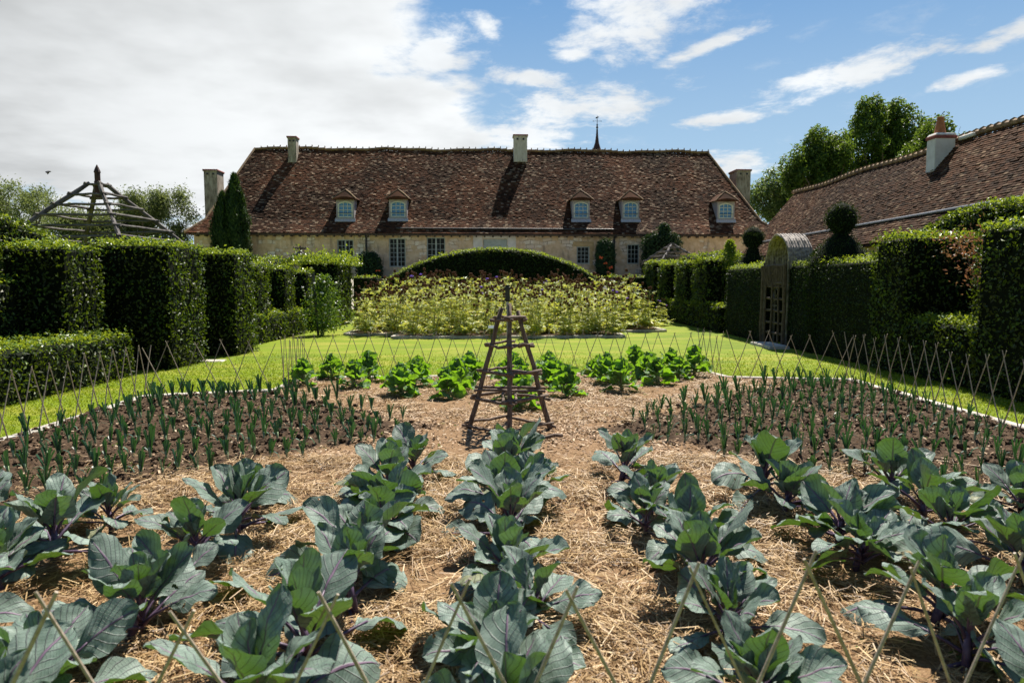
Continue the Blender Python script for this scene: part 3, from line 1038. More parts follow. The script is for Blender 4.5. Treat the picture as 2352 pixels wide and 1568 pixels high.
# right side
G2 = 'narrow hedge pillars along the right lawn edge'
hedge('low_hedge', (7.2, 23.9, 0), (8.4, 36.5, .95), 'low clipped hedge along the right lawn edge under narrow pillars', dens=330)
for y0, y1, zz, x1, lab in ((35.0, 37.4, 2.82, 8.8, 'farthest hedge pillar on the right, beside the end of the arched yew'),
                        (32.2, 33.9, 2.65, 7.75, 'second farthest narrow hedge pillar on the right low hedge'),
                        (28.6, 30.3, 2.6, 7.78, 'third narrow hedge pillar on the right low hedge, below the grey twig pyramid'),
                        (25.6, 27.0, 2.62, 7.9, 'nearest narrow hedge pillar on the right low hedge')):
    hedge('hedge_pillar', (7.22, y0, .7), (x1, y1, zz), lab, 'hedge', G2, dens=430)
hedge('hedge_wall', (8.5, 23.5, 0), (9.6, 37, 2.3), 'long dark hedge behind the narrow pillars on the right', dens=250)
for (u, v, Yd, r_, lab) in ((1610, 592, 30, .9, 'left yellow-green clipped mound above the right hedge pillars'), (1655, 588, 27, .8, 'right yellow-green clipped mound above the right hedge pillars')):
    c = at(u, v, Yd)
    arched_hedge('clipped_mound', (c[0], c[1], 0), R(90), 2.4, 1.6, lambda t, z=c[2] + .15: z - .7 * t * t, lab, 'hornbeam', 300, .07, 'yellow-green mounds at right')
hedge('yew_hedge', (7.3, 20.05, 0), (8.6, 23.4, 2.22), 'dark yew hedge block left of the rustic gate', kind='yew', dens=700, L=.06)
hedge('yew_hedge', (7.38, 13.95, 0), (8.9, 18.38, 2.2), 'dark yew hedge between the rustic gate and the ball-topped topiary', kind='yew', dens=700, L=.06)
hedge('hedge_pillar', (7.3, 12.75, 0), (8.9, 13.9, 2.6), 'tall hornbeam pillar at right, left of the red-tipped shrub')
hedge('hedge_pillar', (7.3, 7.6, 0), (9.0, 10.85, 2.58), 'tall hornbeam block at the right picture edge')
hedge('low_hedge', (7.35, 10.8, 0), (8.6, 12.8, 1.05), 'low hedge in the gap below the red-tipped shrub', faces='xXyY')
hedge('hedge_wall', (8.8, 7.5, 0), (9.6, 14, 2.2), 'dark hedge behind the gap with the red-tipped shrub', dens=280)
arched_hedge('arched_hedge', (9.95, 13.4, 0), R(90), 6.6, 1.5, lambda t: 3.3 - .85 * t * t, 'tall domed hedge behind the hornbeam blocks at right', 'hornbeam', 330, .08)


def lathe_topiary(name, base, prof, label, cat, kind='yew', num=7000, L=.06, stem=True):
    """clipped plant of revolution: (r, z) profile"""
    e = empty(name, base, 0, label, cat)
    pr = np.array(prof, float)
    inn = pr.copy()
    inn[:, 0] = np.maximum(inn[:, 0] - .05, .02)
    MB().lathe((0, 0, 0), inn, 14).build('shade_core', 'core', e, True)
    seg = np.hypot(*(pr[1:] - pr[:-1]).T)
    wgt = seg * (pr[1:, 0] + pr[:-1, 0])
    i = RNG.choice(len(seg), num, p=wgt / wgt.sum())
    t = RNG.random(num)
    r_ = pr[i, 0] * (1 - t) + pr[i + 1, 0] * t
    z_ = pr[i, 1] * (1 - t) + pr[i + 1, 1] * t
    a_ = RNG.uniform(0, 6.283, num)
    dr, dz_ = pr[i + 1, 0] - pr[i, 0], pr[i + 1, 1] - pr[i, 1]
    N = unit(np.stack((np.cos(a_) * dz_, np.sin(a_) * dz_, -dr), 1))
    P = np.stack((np.cos(a_) * r_, np.sin(a_) * r_, z_), 1)
    mb = MB()
    leafify(mb, P, N, L, -.5, .02, .9, .35)
    mb.build('clipped_foliage', kind, e)
    return e


ball = [(.02, -.39), (.21, -.34), (.35, -.18), (.4, 0), (.35, .18), (.21, .34), (.02, .39)]
c = at(1933, 503, 16.9)
lathe_topiary('topiary', (c[0], c[1], 0), [(.76, .0), (.76, 2.1), (.70, 2.28), (.57, 2.5), (.36, 2.75), (.2, 2.92)] + [(r_ if i else .17, c[2] + z_) for i, (r_, z_) in enumerate(ball)], 'dark yew topiary with a ball on a cone, right of the wattle arch', 'topiary', num=11000)
c = at(1730, 547, 24.0)
lathe_topiary('topiary', (c[0], c[1], 0), [(.75, .0), (.75, 2.1), (.55, 2.4), (.30, 2.68)] + [(r_ * 1.0 if i else .24, c[2] + z_) for i, (r_, z_) in enumerate(ball)], 'smaller-looking yew topiary ball left of the wattle arch', 'topiary', num=8000)

# ------------------------------------------------------------------ rustic gate and wattle arch
ge = empty('rustic_gate', (7.32, 19.2, 0), R(90), 'rustic pole gate with lattice and a diamond, set in the dark yew hedge', 'gate')


def pole(mb, p, q, r_, n_=6, wob=.01, seg=5):
    p, q = np.array(p, float), np.array(q, float)
    t = np.linspace(0, 1, seg)[:, None]
    pts = p + (q - p) * t
    pts[1:-1] += RNG.normal(0, wob, (seg - 2, 3))
    mb.tube(pts, r_ * RNG.uniform(.85, 1.12, seg), n_, True, .08)
    return mb


GW = .8
for sx in (-1, 1):
    pole(MB(), (sx * GW, 0, -.05), (sx * GW, 0, 2.22), .06, 8, .006).build('gate_post', 'gatewood', ge)
for z in (.32, .62, .95, 1.28, 1.62, 1.72, 1.98, 2.12, 2.2):
    pole(MB(), (-GW, -.03, z), (GW, -.03, z + .01), .035, 6, .008).build('cross_rail', 'gatewood', ge)
for x in (-.48, 0, .48):
    pole(MB(), (x, .03, .05), (x, .03, 1.68), .03, 6, .008).build('upright', 'gatewood', ge)
mb = MB()
for x in np.linspace(-.74, .74, 32):
    pole(mb, (x, .0, 1.66), (x + random.uniform(-.02, .02), 0, 2.2), .013, 5, .006, 3)
mb.build('twig_panel', 'gatewood', ge)
mb = MB()
for a_, b_ in (((-.27, 1.47), (0, 1.62)), ((0, 1.62), (.27, 1.47)), ((.27, 1.47), (0, 1.32)), ((0, 1.32), (-.27, 1.47)), ((-.2, .98), (-.2, 1.24)), ((.2, .98), (.2, 1.24)), ((-.2, 1.1), (.2, 1.1))):
    pole(mb, (a_[0], -.06, a_[1]), (b_[0], -.06, b_[1]), .016, 5, .004, 3)
mb.build('diamond_motif', 'oldwood', ge)

we = empty('wattle_arch', (7.35, 19.1, 0), 0, 'woven willow barrel arch over the rustic gate', 'arch')
mb, mi = MB(), MB()
RA, ZS, DX = .86, 2.2, .62
for i in range(44):
    a_ = math.pi * (i + .5) / 44
    r_ = RA + random.uniform(-.012, .02)
    p0 = (-.02 + random.uniform(-.05, .03), -math.cos(a_) * r_, ZS + math.sin(a_) * r_)
    p1 = (DX + random.uniform(-.06, .12), -math.cos(a_ + .04) * r_, ZS + math.sin(a_ + .04) * r_)
for i in range(26):     # bent rods, each following the curve of the vault
    xx = DX * i / 25
    th = np.linspace(-.12, math.pi + .12, 26)
    rr_ = RA + .018 * np.sin(th * 9 + i * math.pi) + random.uniform(-.008, .01)
    pts = np.stack((xx + .02 * np.sin(th * 3 + i), -np.cos(th) * rr_, ZS + np.sin(th) * rr_), 1)
    mb.tube(pts, .02, 5)
mb.build('bent_rods', 'wattle', we)
mb = MB()
th = np.linspace(0, math.pi, 26)
v = np.concatenate([np.stack((np.full(26, xx), -np.cos(th) * (RA + o_), ZS + np.sin(th) * (RA + o_)), 1) for xx, o_ in ((.03, .0), (DX, .0), (DX, .012), (.03, .012))])
q = [(b * 26 + j, b * 26 + j + 1, ((b + 1) % 4) * 26 + j + 1, ((b + 1) % 4) * 26 + j) for b in range(4) for j in range(25)]
mb.add(v, q)
mb.build('woven_sheet', 'wattle', we)
for xx in (0, DX / 2, DX):
    for sy in (-1, 1):
        pole(MB(), (xx, sy * RA, 0), (xx, sy * RA, ZS + .1), .035, 6, .006).build('upright', 'oldwood', we)
for (u, v, dd, lab, dim) in ((1805, 796, 0, 'flat stone step in front of the rustic gate', (1.5, .55, .1)), (490, 829, 0, 'flat pale stone at the foot of the biggest left hedge pillar', (.5, .35, .04))):
    c = gr(u, v)
    o_ = MB().box((0, 0, dim[2] / 2 - .02), dim, np.array(Matrix.Rotation(R(90 if u > 1000 else 5), 3, 'Z')), .97, .02).build('stone_slab', 'stone')
    o_.location = (min(c[0], 7.0), c[1], 0)
    tag(o_, lab, 'stone')


# ------------------------------------------------------------------ wooden pyramids
def pyramid(name, c, half, z_ring0, dz_, drop, apex, rings, rot, r_rail, label, spike=True, posts=True, tall=.4):
    """four sloping legs with rings of poles; half = half side of the lowest ring"""
    e = empty(name, (c[0], c[1], 0), rot, label, 'garden structure')
    zb = z_ring0
    cor = [(-1, -1), (1, -1), (1, 1), (-1, 1)]
    for sx, sy in cor:
        k_ = 1.12
        pole(MB(), (sx * half * k_, sy * half * k_, zb - (apex - zb) * .12), (sx * half * .08, sy * half * .08, apex - (apex - zb) * .07), r_rail * 1.45, 7, .008, 7).build('sloping_leg', 'oldwood', e)
        if posts:
            pole(MB(), (sx * half * .92, sy * half * .92, 0), (sx * half * .92, sy * half * .92, zb + .05), r_rail * 1.8, 7, .004).build('post', 'oldwood', e)
    for i in range(rings):
        z = zb + dz_ * i
        h = half * (apex - z) / (apex - zb)
        for j in range(4):
            (ax, ay), (bx, by) = cor[j], cor[(j + 1) % 4]
            ex = .05 + .09 * min(1, h) if half > 1.5 else .08
            d_ = np.array((bx - ax, by - ay)) / 2
            p = np.array((ax, ay)) * (h + .03) - d_ * ex
            q_ = np.array((bx, by)) * (h + .03) + d_ * ex
            pole(MB(), (p[0], p[1], z + (.03 if j % 2 else 0)), (q_[0], q_[1], z + (.03 if j % 2 else 0)), r_rail * .9, 6, .007, 6).build('rail', 'oldwood', e)
    if spike:
        MB().lathe((0, 0, apex - .08), [(.085, -.42), (.09, -.2), (.085, .0), (.07, .02), (.07, .22), (.085, .24), (.075, .28), (.045, .36), (.008, .44)], 10).build('spike', 'darkwood', e)
    return e


pyramid('wooden_pyramid_roof', (-11.05, 18.5), 1.70, 2.58, .29, 0, 4.50, 7, R(-3), .040, 'large wooden pole pyramid roof with dark spike rising behind the left hedge')
c = at(1544, 560, 40)
pyramid('wooden_pyramid_roof', (c[0], c[1]), 1.15, 3.05, .24, 0, c[2], 5, R(14), .05, 'grey twig pyramid roof behind the narrow hedge pillars on the right', spike=False)
c = at(690, 575, 34)
pyramid('wooden_pyramid_roof', (c[0], c[1]), .95, 2.65, .2, 0, c[2] - .1, 5, R(8), .045, 'small pyramid roof tip with dark spike before the house wall at left')


# ------------------------------------------------------------------ farmhouse
HY, HYAW = 46.0, R(2.6)
hs = empty('farmhouse', (0, HY, 0), HYAW, 'long stone farmhouse with huge mottled brown tiled roof and five dormers', 'house')
ch, sh = math.cos(HYAW), math.sin(HYAW)


def HL(u, v, yl=0.0):
    """pixel -> house coordinates on the plane y = yl"""
    d = ray(u, v)
    # -sin*x + cos*(y-HY) = yl
    t = (yl + ch * HY) / (-sh * d[0] + ch * d[1])
    p = d * t
    p[2] += EYE
    return np.array((ch * p[0] + sh * (p[1] - HY), yl, p[2]))


zE = HL(1000, 536, -.45)[2]
RYD = 5.7
zR = HL(1000, 345, RYD)[2]
xEL, xER = HL(424, 541, -.45)[0], HL(1800, 538, -.45)[0]
xRL, xRR = HL(586, 339, RYD)[0], HL(1625, 353, RYD)[0]
GZ = 1.9      # ground level at the house


def rprof(s_):
    """slope profile of the front roof: 0 at the eave, 1 at the ridge; flared foot"""
    yk, zk = .75, zE + .95
    s_ = np.asarray(s_, float)
    y_ = np.where(s_ < .16, -.45 + (yk + .45) * s_ / .16, yk + (RYD - yk) * (s_ - .16) / .84)
    z_ = np.where(s_ < .16, zE + (zk - zE) * s_ / .16, zk + (zR - zk) * (s_ - .16) / .84)
    return y_, z_


def hipx(s_, a_, b_):
    s_ = np.asarray(s_, float)
    k_ = np.where(s_ < .16, s_ / .16 * .33, .33 + .67 * (s_ - .16) / .84)
    return a_ + (b_ - a_) * k_


def tiles(mb, origin_fn, courses, width_fn, tw, lip=.022, jit=.012):
    """individual overlapping tiles: origin_fn(s, x) -> point; width_fn(s) -> x range"""
    allv = []
    for i in range(courses):
        s0, s1 = i / courses, min(1.0, (i + 1.35) / courses)
        a_, b_ = width_fn((s0 + min(1, (i + 1) / courses)) / 2)
        k_ = int((b_ - a_) / tw)
        xs_ = a_ + (np.arange(k_) + (.5 if i % 2 else 0) * .5) * tw + RNG.normal(0, .008, k_)
        x1 = xs_ + tw * .97
        x1 = np.minimum(x1, b_ + .02)
        lo_l, lo_r = origin_fn(s0, xs_), origin_fn(s0, x1)
        up_l, up_r = origin_fn(s1, xs_), origin_fn(s1, x1)
        allv.append((lo_l, lo_r, up_r, up_l))
    A = [np.concatenate([r_[j] for r_ in allv]) for j in range(4)]
    N = unit(np.cross(A[1] - A[0], A[3] - A[0]))
    k_ = len(N)
    l0 = lip + np.abs(RNG.normal(0, jit, k_))
    l1 = l0 + RNG.normal(0, .006, k_)
    u0 = .004 + np.zeros(k_)
    ps = [A[0] + N * l0[:, None], A[1] + N * l1[:, None], A[2] + N * u0[:, None], A[3] + N * u0[:, None], A[0] - N * .004, A[1] - N * .004]
    v_ = np.stack(ps, 1).reshape(-1, 3)
    b = np.arange(k_)[:, None] * 6
    q_ = np.concatenate([b + np.array((0, 1, 2, 3)), b + np.array((4, 5, 1, 0))])
    mb.add(v_, q_)
    return mb


def rpt(s_, x_):
    y_, z_ = rprof(s_)
    sag = -.05 * np.sin(x_ * .9) - .03 * np.sin(x_ * 2.3 + 1)
    return np.stack((x_, np.full_like(x_, y_), np.full_like(x_, z_) + sag * float(s_)), 1)


# underlay on all four slopes
ss_ = np.array([0, .16, 1.0])
vf = []
for s_ in ss_:
    y_, z_ = rprof(s_)
    l_, r_ = hipx(s_, xEL, xRL), hipx(s_, xER, xRR)
    yb = 2 * RYD - y_
    vf += [(l_, y_, z_ - .09), (r_, y_, z_ - .09), (r_, yb, z_ - .09), (l_, yb, z_ - .09)]
q = []
for i in range(2):
    for j in range(4):
        q.append((i * 4 + j, i * 4 + (j + 1) % 4, (i + 1) * 4 + (j + 1) % 4, (i + 1) * 4 + j))
roof = MB().add(vf, q, polys=[[3, 2, 1, 0]]).build('roof', 'tile_under', hs)
mb = MB()
tiles(mb, rpt, 76, lambda s_: (float(hipx(s_, xEL, xRL)), float(hipx(s_, xER, xRR))), .185)
# hip ends


def hip_tiles(mb, side):
    def fn(s_, t_):
        y_, z_ = rprof(s_)
        xx = hipx(s_, xEL if side < 0 else xER, xRL if side < 0 else xRR)
        yy = t_ if side > 0 else -t_
        return np.stack((np.full_like(t_, xx), yy, np.full_like(t_, z_)), 1)

    def wf(s_):
        y_ = float(rprof(s_)[0])
        return (y_, 2 * RYD - y_) if side > 0 else (-(2 * RYD - y_), -y_)
    tiles(mb, fn, 70, wf, .2)


hip_tiles(mb, 1)
hip_tiles(mb, -1)
mb.build('roof_tiles', 'tile', roof)
# ridge and hip capping with little crests
mb = MB()
x = xRL
while x < xRR:
    L_ = .46
    zz = float(rpt(1.0, np.array([x]))[0, 2])
    mb.tube([(x, RYD, zz + .02), (x + L_ * .9, RYD, zz + .035), (x + L_, RYD, zz + .06)], (.11, .115, .14), 7)
    mb.lathe((x + L_ * .95, RYD, zz + .13), [(.045, 0), (.04, .06), (.015, .13)], 5)
    x += L_
mb.build('ridge_tiles', 'ridge', roof)
for (a_, b_) in ((xEL, xRL), (xER, xRR)):
    mb = MB()
    t = np.concatenate([np.linspace(0, .16, 4), np.linspace(.2, 1, 20)])
    y_, z_ = rprof(t)
    mb.tube(np.stack((hipx(t, a_, b_), y_, z_ + .02), 1), .085, 6)
    mb.build('hip_capping', 'ridge', roof)


def wall_holes(mb, x0, x1, z0, z1, holes, y=0.0, depth=.22):
    xs_ = sorted({x0, x1, *[h[0] for h in holes], *[h[1] for h in holes]})
    zs_ = sorted({z0, z1, *[h[2] for h in holes], *[h[3] for h in holes]})
    for i in range(len(xs_) - 1):
        for j in range(len(zs_) - 1):
            cx_, cz_ = (xs_[i] + xs_[i + 1]) / 2, (zs_[j] + zs_[j + 1]) / 2
            if any(h[0] < cx_ < h[1] and h[2] < cz_ < h[3] for h in holes):
                continue
            mb.add([(xs_[i], y, zs_[j]), (xs_[i + 1], y, zs_[j]), (xs_[i + 1], y, zs_[j + 1]), (xs_[i], y, zs_[j + 1])], [(0, 1, 2, 3)])
    for a_, b_, c_, d_ in holes:
        mb.add([(a_, y, c_), (b_, y, c_), (b_, y, d_), (a_, y, d_), (a_, y + depth, c_), (b_, y + depth, c_), (b_, y + depth, d_), (a_, y + depth, d_)],
               [(0, 4, 5, 1), (1, 5, 6, 2), (2, 6, 7, 3), (3, 7, 4, 0)])


# window openings: pixel boxes (left, top, right, bottom); bottoms hidden by hedges are guessed
WIN = [(774, 550, 813, 613, 'tall double casement window left of the drainpipe'), (893, 547, 932, 613, ''), (980, 545, 1023, 613, ''), (1325, 566, 1354, 606, ''), (1441, 561, 1468, 606, ''), (1110, 549, 1165, 592, '')]
holes = []
for (u0, v0, u1, v1, _) in WIN:
    p, q_ = HL(u0, v0), HL(u1, v1)
    holes.append((p[0], q_[0], q_[2], p[2]))
xW0, xW1 = xEL + .4, xER - .4
zW = zE + .18
mb = MB()
wall_holes(mb, xW0, xW1, 0, zW, holes)
D2 = 2 * RYD
for a_, b_ in (((xW0, 0), (xW0, D2)), ((xW1, 0), (xW1, D2)), ((xW0, D2), (xW1, D2))):
    mb.add([(*a_, 0), (*b_, 0), (*b_, zW), (*a_, zW)], [(0, 1, 2, 3)])
mb.build('wall', 'wall', hs)


def window(parent, x0, x1, z0, z1, y, cols, rows, mat='frame_grey', glass='glass', double=True, fw=.06, lintel=None):
    fr = MB()
    yc = y
    fr.box(((x0 + x1) / 2, yc, z1 - fw / 2), (x1 - x0, .09, fw))
    fr.box(((x0 + x1) / 2, yc, z0 + fw / 2), (x1 - x0, .09, fw))
    for xx in (x0 + fw / 2, x1 - fw / 2):
        fr.box((xx, yc, (z0 + z1) / 2), (fw, .086, z1 - z0 - 2 * fw))
    if double:
        fr.box(((x0 + x1) / 2, yc - .012, (z0 + z1) / 2), (fw * 1.5, .1, z1 - z0 - 2 * fw))
    iw, ih = x1 - x0 - 2 * fw, z1 - z0 - 2 * fw
    for i in range(1, cols):
        if double and i * 2 == cols:
            continue
        fr.box((x0 + fw + iw * i / cols, yc + .005, (z0 + z1) / 2), (.026, .045, ih))
    for j in range(1, rows):
        fr.box(((x0 + x1) / 2, yc + .008, z0 + fw + ih * j / rows), (iw, .038, .026))
    w_ = fr.build('window', mat, parent)
    MB().add([(x0 + fw * .5, yc + .03, z0 + fw * .5), (x1 - fw * .5, yc + .03, z0 + fw * .5), (x1 - fw * .5, yc + .03, z1 - fw * .5), (x0 + fw * .5, yc + .03, z1 - fw * .5)], [(0, 1, 2, 3)]).build('pane', glass, w_)
    return w_


for i, h in enumerate(holes[:5]):
    window(hs, h[0] + .004, h[1] - .004, h[2] + .004, h[3] - .004, .12, (4, 4, 4, 3, 3)[i], (5, 6, 5, 4, 4)[i], double=i < 3)
h = holes[5]
mb = MB()
mb.box(((h[0] + h[1]) / 2, .12, (h[2] + h[3]) / 2), (h[1] - h[0] - .02, .05, h[3] - h[2] - .02))
mb.box(((h[0] + h[1]) / 2, .085, h[3] - .05), (h[1] - h[0] - .02, .05, .08))
mb.box(((h[0] + h[1]) / 2, .085, h[3] - .42), (h[1] - h[0] - .02, .04, .06))
mb.build('boarded_panel', 'frame_grey', hs)
# ochre dressed stones round window, pale render round the boarded panel
h = holes[3]
mb = MB()
mb.box(((h[0] + h[1]) / 2, -.012, h[3] + .16), (h[1] - h[0] + .55, .05, .3), None, 1, .01)
for k_ in range(5):
    ww = (.3, .2)[k_ % 2]
    mb.box((h[1] + ww / 2 + .002, -.012, h[3] - .17 - .3 * k_), (ww, .05, .285), None, 1, .01)
mb.build('stone_surround', 'ochre_stone', hs)
h = holes[5]
mb = MB()
mb.box((h[0] - .36, -.004, h[3] - .35), (.62, .03, 1.9))
mb.box((h[1] + .3, -.004, h[3] - .35), (.56, .03, 1.9))
mb.box(((h[0] + h[1]) / 2, -.004, h[3] + .27), (h[1] - h[0], .03, .5))
mb.build('pale_render_patch', 'limewash', hs)
# gutter on the roof foot and downpipes
mb = MB()
p0, p1 = HL(912, 526, -.5), HL(1545, 529, -.5)
gx0, gx1 = HL(910, 526, -.3)[0], HL(1412, 529, -.3)[0]
sg = .045
y_, z_ = rprof(sg)
mb.tube([(gx0, float(y_) - .07, float(z_) + .07), (gx1, float(y_) - .07, float(z_) + .04)], .065, 8)
mb.build('gutter', 'darkmetal', hs)
for u in (841, 1411):
    xx = HL(u, 560, -.1)[0]
    mb = MB()
    mb.tube([(xx, -.42, zE - .05), (xx, -.3, zE - .18), (xx, -.09, zE - .3), (xx, -.09, zE - 1.2), (xx, -.09, .3)], .06, 8)
    for zz in (zE - .8, zE - 1.9):
        mb.lathe((xx, -.09, zz), [(.075, -.03), (.075, .03)], 8)
    mb.build('drainpipe', 'darkmetal', hs)
# eave boards
mb = MB()
mb.box(((xW0 + xW1) / 2, -.22, zE - .08), (xW1 - xW0, .42, .09))
for x in np.arange(xW0 + .3, xW1, .55):
    mb.box((x, -.2, zE - .17), (.1, .38, .1))
mb.build('eave_boards', 'bark', hs)


# dormers
def dormer(u, vtop, vbot, wpx):
    s_mid = .30
    p = HL(u, vbot, .62)
    q_ = HL(u, vtop, .62)
    xc, z0, z1 = p[0], p[2], q_[2]
    hw = wpx / 2 / F * (HY + .6)
    yf = .62
    # depth at which the roof surface reaches z1
    d = MB()
    zz = np.linspace(0, 1, 300)
    ry, rz = rprof(zz)
    yb0 = float(np.interp(z0, rz, ry))
    yf = yb0 - .12
    yb1 = float(np.interp(z1 + .1, rz, ry)) + .1
    for sx in (-1, 1):
        xx = xc + sx * hw
        v_ = [(xx, yf, z0), (xx, yf, z1), (xx, yb1, z1), (xx, yb0 + .05, z0), (xx - sx * .1, yf, z0), (xx - sx * .1, yf, z1), (xx - sx * .1, yb1, z1), (xx - sx * .1, yb0 + .05, z0)]
        d.add(v_, [(0, 1, 2, 3), (7, 6, 5, 4), (0, 4, 5, 1)])
    d.box((xc, yf - .02, z0 + .02), (hw * 2 + .1, .1, .12))
    # arched board above the window
    n_ = 10
    zt = z1 - .34
    arc = [(xc + t * (hw - .1), yf + .001, zt + .17 * (1 - t * t)) for t in np.linspace(-1, 1, n_)]
    topv = [(x_, y_, z1 + .04) for x_, y_, z_ in arc]
    d.add(arc + topv, [(i, i + 1, n_ + i + 1, n_ + i) for i in range(n_ - 1)])
    body = d.build('dormer', 'woodtrim', hs)
    # window with arched head
    gw = hw - .1
    fr = MB()
    fw = .085
    zb = z0 + .1
    for sx in (-1, 1):
        fr.box((xc + sx * (gw - fw / 2), yf + .06, (zb + zt) / 2 + .04), (fw, .09, zt - zb + .08))
    fr.box((xc, yf + .06, zb + fw / 2), (2 * gw - 2 * fw, .092, fw))
    ao = [(xc + t * gw, yf + .02, zt + .17 * (1 - t * t) + .02) for t in np.linspace(-1, 1, n_)]
    ai = [(xc + t * (gw - .02), yf + .02, zt + .17 * (1 - t * t) - .09) for t in np.linspace(-1, 1, n_)]
    fr.add(ao + ai, [(i, n_ + i, n_ + i + 1, i + 1) for i in range(n_ - 1)])
    iw = 2 * (gw - fw)
    for i in (1, 2):
        fr.box((xc - iw / 2 + iw * i / 3, yf + .075, (zb + zt + .12) / 2), (.035, .04, zt - zb + .1))
    for j in (1, 2, 3):
        fr.box((xc, yf + .078, zb + (zt + .1 - zb) * j / 4), (iw, .034, .035))
    wob = fr.build('window', 'frame_pale', body)
    ar = [(xc + t * (gw - .04), yf + .1, zt + .15 * (1 - t * t)) for t in np.linspace(-1, 1, n_)]
    MB().add([(xc - gw + .04, yf + .1, zb)] + ar + [(xc + gw - .04, yf + .1, zb)], polys=[list(range(n_ + 2))[::-1]]).build('pane', 'glass_sky', body)
    rl = MB()
    rl.tube([(xc - gw, yf - .05, zb + .3), (xc + gw, yf - .05, zb + .3)], .014, 5)
    rl.build('safety_rail', 'darkmetal', body)
    ld = MB()
    ld.box((xc, yf - .1, z0 - .1), (hw * 2 + .16, .05, .22), np.array(Matrix.Rotation(R(-30), 3, 'X')))
    ld.build('lead_apron', 'lead', body)
    # hipped little roof with a curved eyebrow eave
    rz0, rz1 = z1 + .02, z1 + .64
    ew = hw + .2
    yr = yf + .28
    ybk = float(np.interp(rz1, rz, ry)) + .2
    ybe = float(np.interp(rz0 + .05, rz, ry)) + .1
    n_ = 11
    ts = np.linspace(-1, 1, n_)
    eave = [(xc + t * ew, yf - .25, rz0 - .06 + .15 * (1 - t * t)) for t in ts]
    rt = MB()
    pk = (xc, yr, rz1)
    under = [(x_, y_, z_ - .07) for x_, y_, z_ in eave]
    back_l, back_r = (xc - ew, ybe, rz0), (xc + ew, ybe, rz0)
    rb = (xc, ybk, rz1)
    V = eave + under + [pk, rb, back_l, back_r]
    P_, B_, LL, RR = 2 * n_, 2 * n_ + 1, 2 * n_ + 2, 2 * n_ + 3
    rt.add(V, [(n_ + i, n_ + i + 1, i + 1, i) for i in range(n_ - 1)], [(i, i + 1, P_) for i in range(n_ - 1)],
           polys=[[0, P_, B_, LL], [P_, n_ - 1, RR, B_], [n_ + i for i in range(n_)][::-1] + [LL, RR][0:0]])
    rt.build('dormer_roof', 'tile', body)
    # soffit
    cp = MB()
    ca_ = MB()
    ca_.tube([eave[0], (xc - ew * .5, (yf - .25 + yr) / 2, (eave[0][2] + rz1) / 2 + .03), pk], .045, 5)
    ca_.build('hip_capping', 'ridge', body)
    ca_ = MB()
    ca_.tube([eave[-1], (xc + ew * .5, (yf - .25 + yr) / 2, (eave[-1][2] + rz1) / 2 + .03), pk], .045, 5)
    ca_.build('hip_capping', 'ridge', body)
    cp.tube([pk, rb], .05, 5)
    cp.build('ridge_capping', 'ridge', body)
    sf = MB()
    sf.box((xc, yf + .1, rz0 - .03), (ew * 2 - .1, .5, .05))
    sf.build('soffit_board', 'bark', body)


for (u, t, b) in ((793, 456, 503), (914, 455, 502), (1335, 457, 504), (1449, 457, 504), (1668, 460, 505)):
    dormer(u, t, b, 40)


def chimney(u0, u1, vt, vb, yl, dep, mat, cap='brickband', parent=hs, slots=True, zbot=None):
    p, q_ = HL(u0, vt, yl), HL(u1, vb, yl)
    xc, wd_ = (p[0] + q_[0]) / 2, q_[0] - p[0]
    z1, z0 = p[2], q_[2] if zbot is None else zbot
    mb = MB()
    mb.box((xc, yl + dep / 2, (z0 + z1) / 2), (wd_, dep, z1 - z0), None, .985, .015)
    mb.box((xc, yl + dep / 2, z1 - .02), (wd_ + .08, dep + .08, .06), None, 1, .01)
    c_ = mb.build('chimney', mat, parent)
    mb = MB()
    mb.box((xc, yl + dep / 2, z1 + .06), (wd_ + .14, dep + .14, .09), None, .97, .015)
    mb.build('chimney_cap', cap, c_)
    if slots:
        for f in (-.22, .22):
            mb = MB()
            mb.box((xc + f * wd_, yl - .003, z1 - .22), (.13, .03, .13))
            mb.build('smoke_slot', 'darkmetal', c_)


chimney(660, 681, 316, 374, RYD - 1.1, .75, 'chimney')
chimney(1180, 1211, 312, 372, RYD - 1.0, .8, 'chimney_pale')
chimney(467, 504, 392, 560, RYD - 1.2, 1.3, 'chimney', zbot=GZ)
chimney(1692, 1722, 392, 500, RYD - 1.6, 1.5, 'chimney', zbot=GZ)

# bell turret behind the ridge
p = HL(1371, 349, RYD + 2.5)
tur = MB()
tz = p[2]
px_ = (HY + RYD + 2.5) / F
tur.lathe((p[0], RYD + 2.5, tz), [(12.5 * px_, -1.6), (12.5 * px_, -.02), (12 * px_, .0), (8.5 * px_, 8 * px_), (4.6 * px_, 20 * px_), (2.6 * px_, 36 * px_), (1.9 * px_, 46 * px_), (1.2 * px_, 48 * px_)], 8)
t_o = tur.build('bell_turret', 'darkwood', hs)
mb = MB()
mb.lathe((p[0], RYD + 2.5, tz), [(1.2 * px_, 46 * px_), (2.6 * px_, 48 * px_), (1.2 * px_, 50 * px_), (1.2 * px_, 51 * px_), (3 * px_, 54 * px_), (1.2 * px_, 57 * px_), (1.9 * px_, 60 * px_), (.7 * px_, 62 * px_), (.55 * px_, 80 * px_)], 8)
mb.tube([(p[0] - 9 * px_, RYD + 2.5, tz + 68 * px_), (p[0] + 9 * px_, RYD + 2.5, tz + 68 * px_)], .4 * px_, 5)
mb.sphere((p[0] - 9 * px_, RYD + 2.5, tz + 68 * px_), 1.1 * px_, 6, 4)
mb.sphere((p[0] + 9 * px_, RYD + 2.5, tz + 68 * px_), 1.1 * px_, 6, 4)
mb.build('finial', 'darkmetal', t_o)
mb = MB()
z_ = tz + 76 * px_
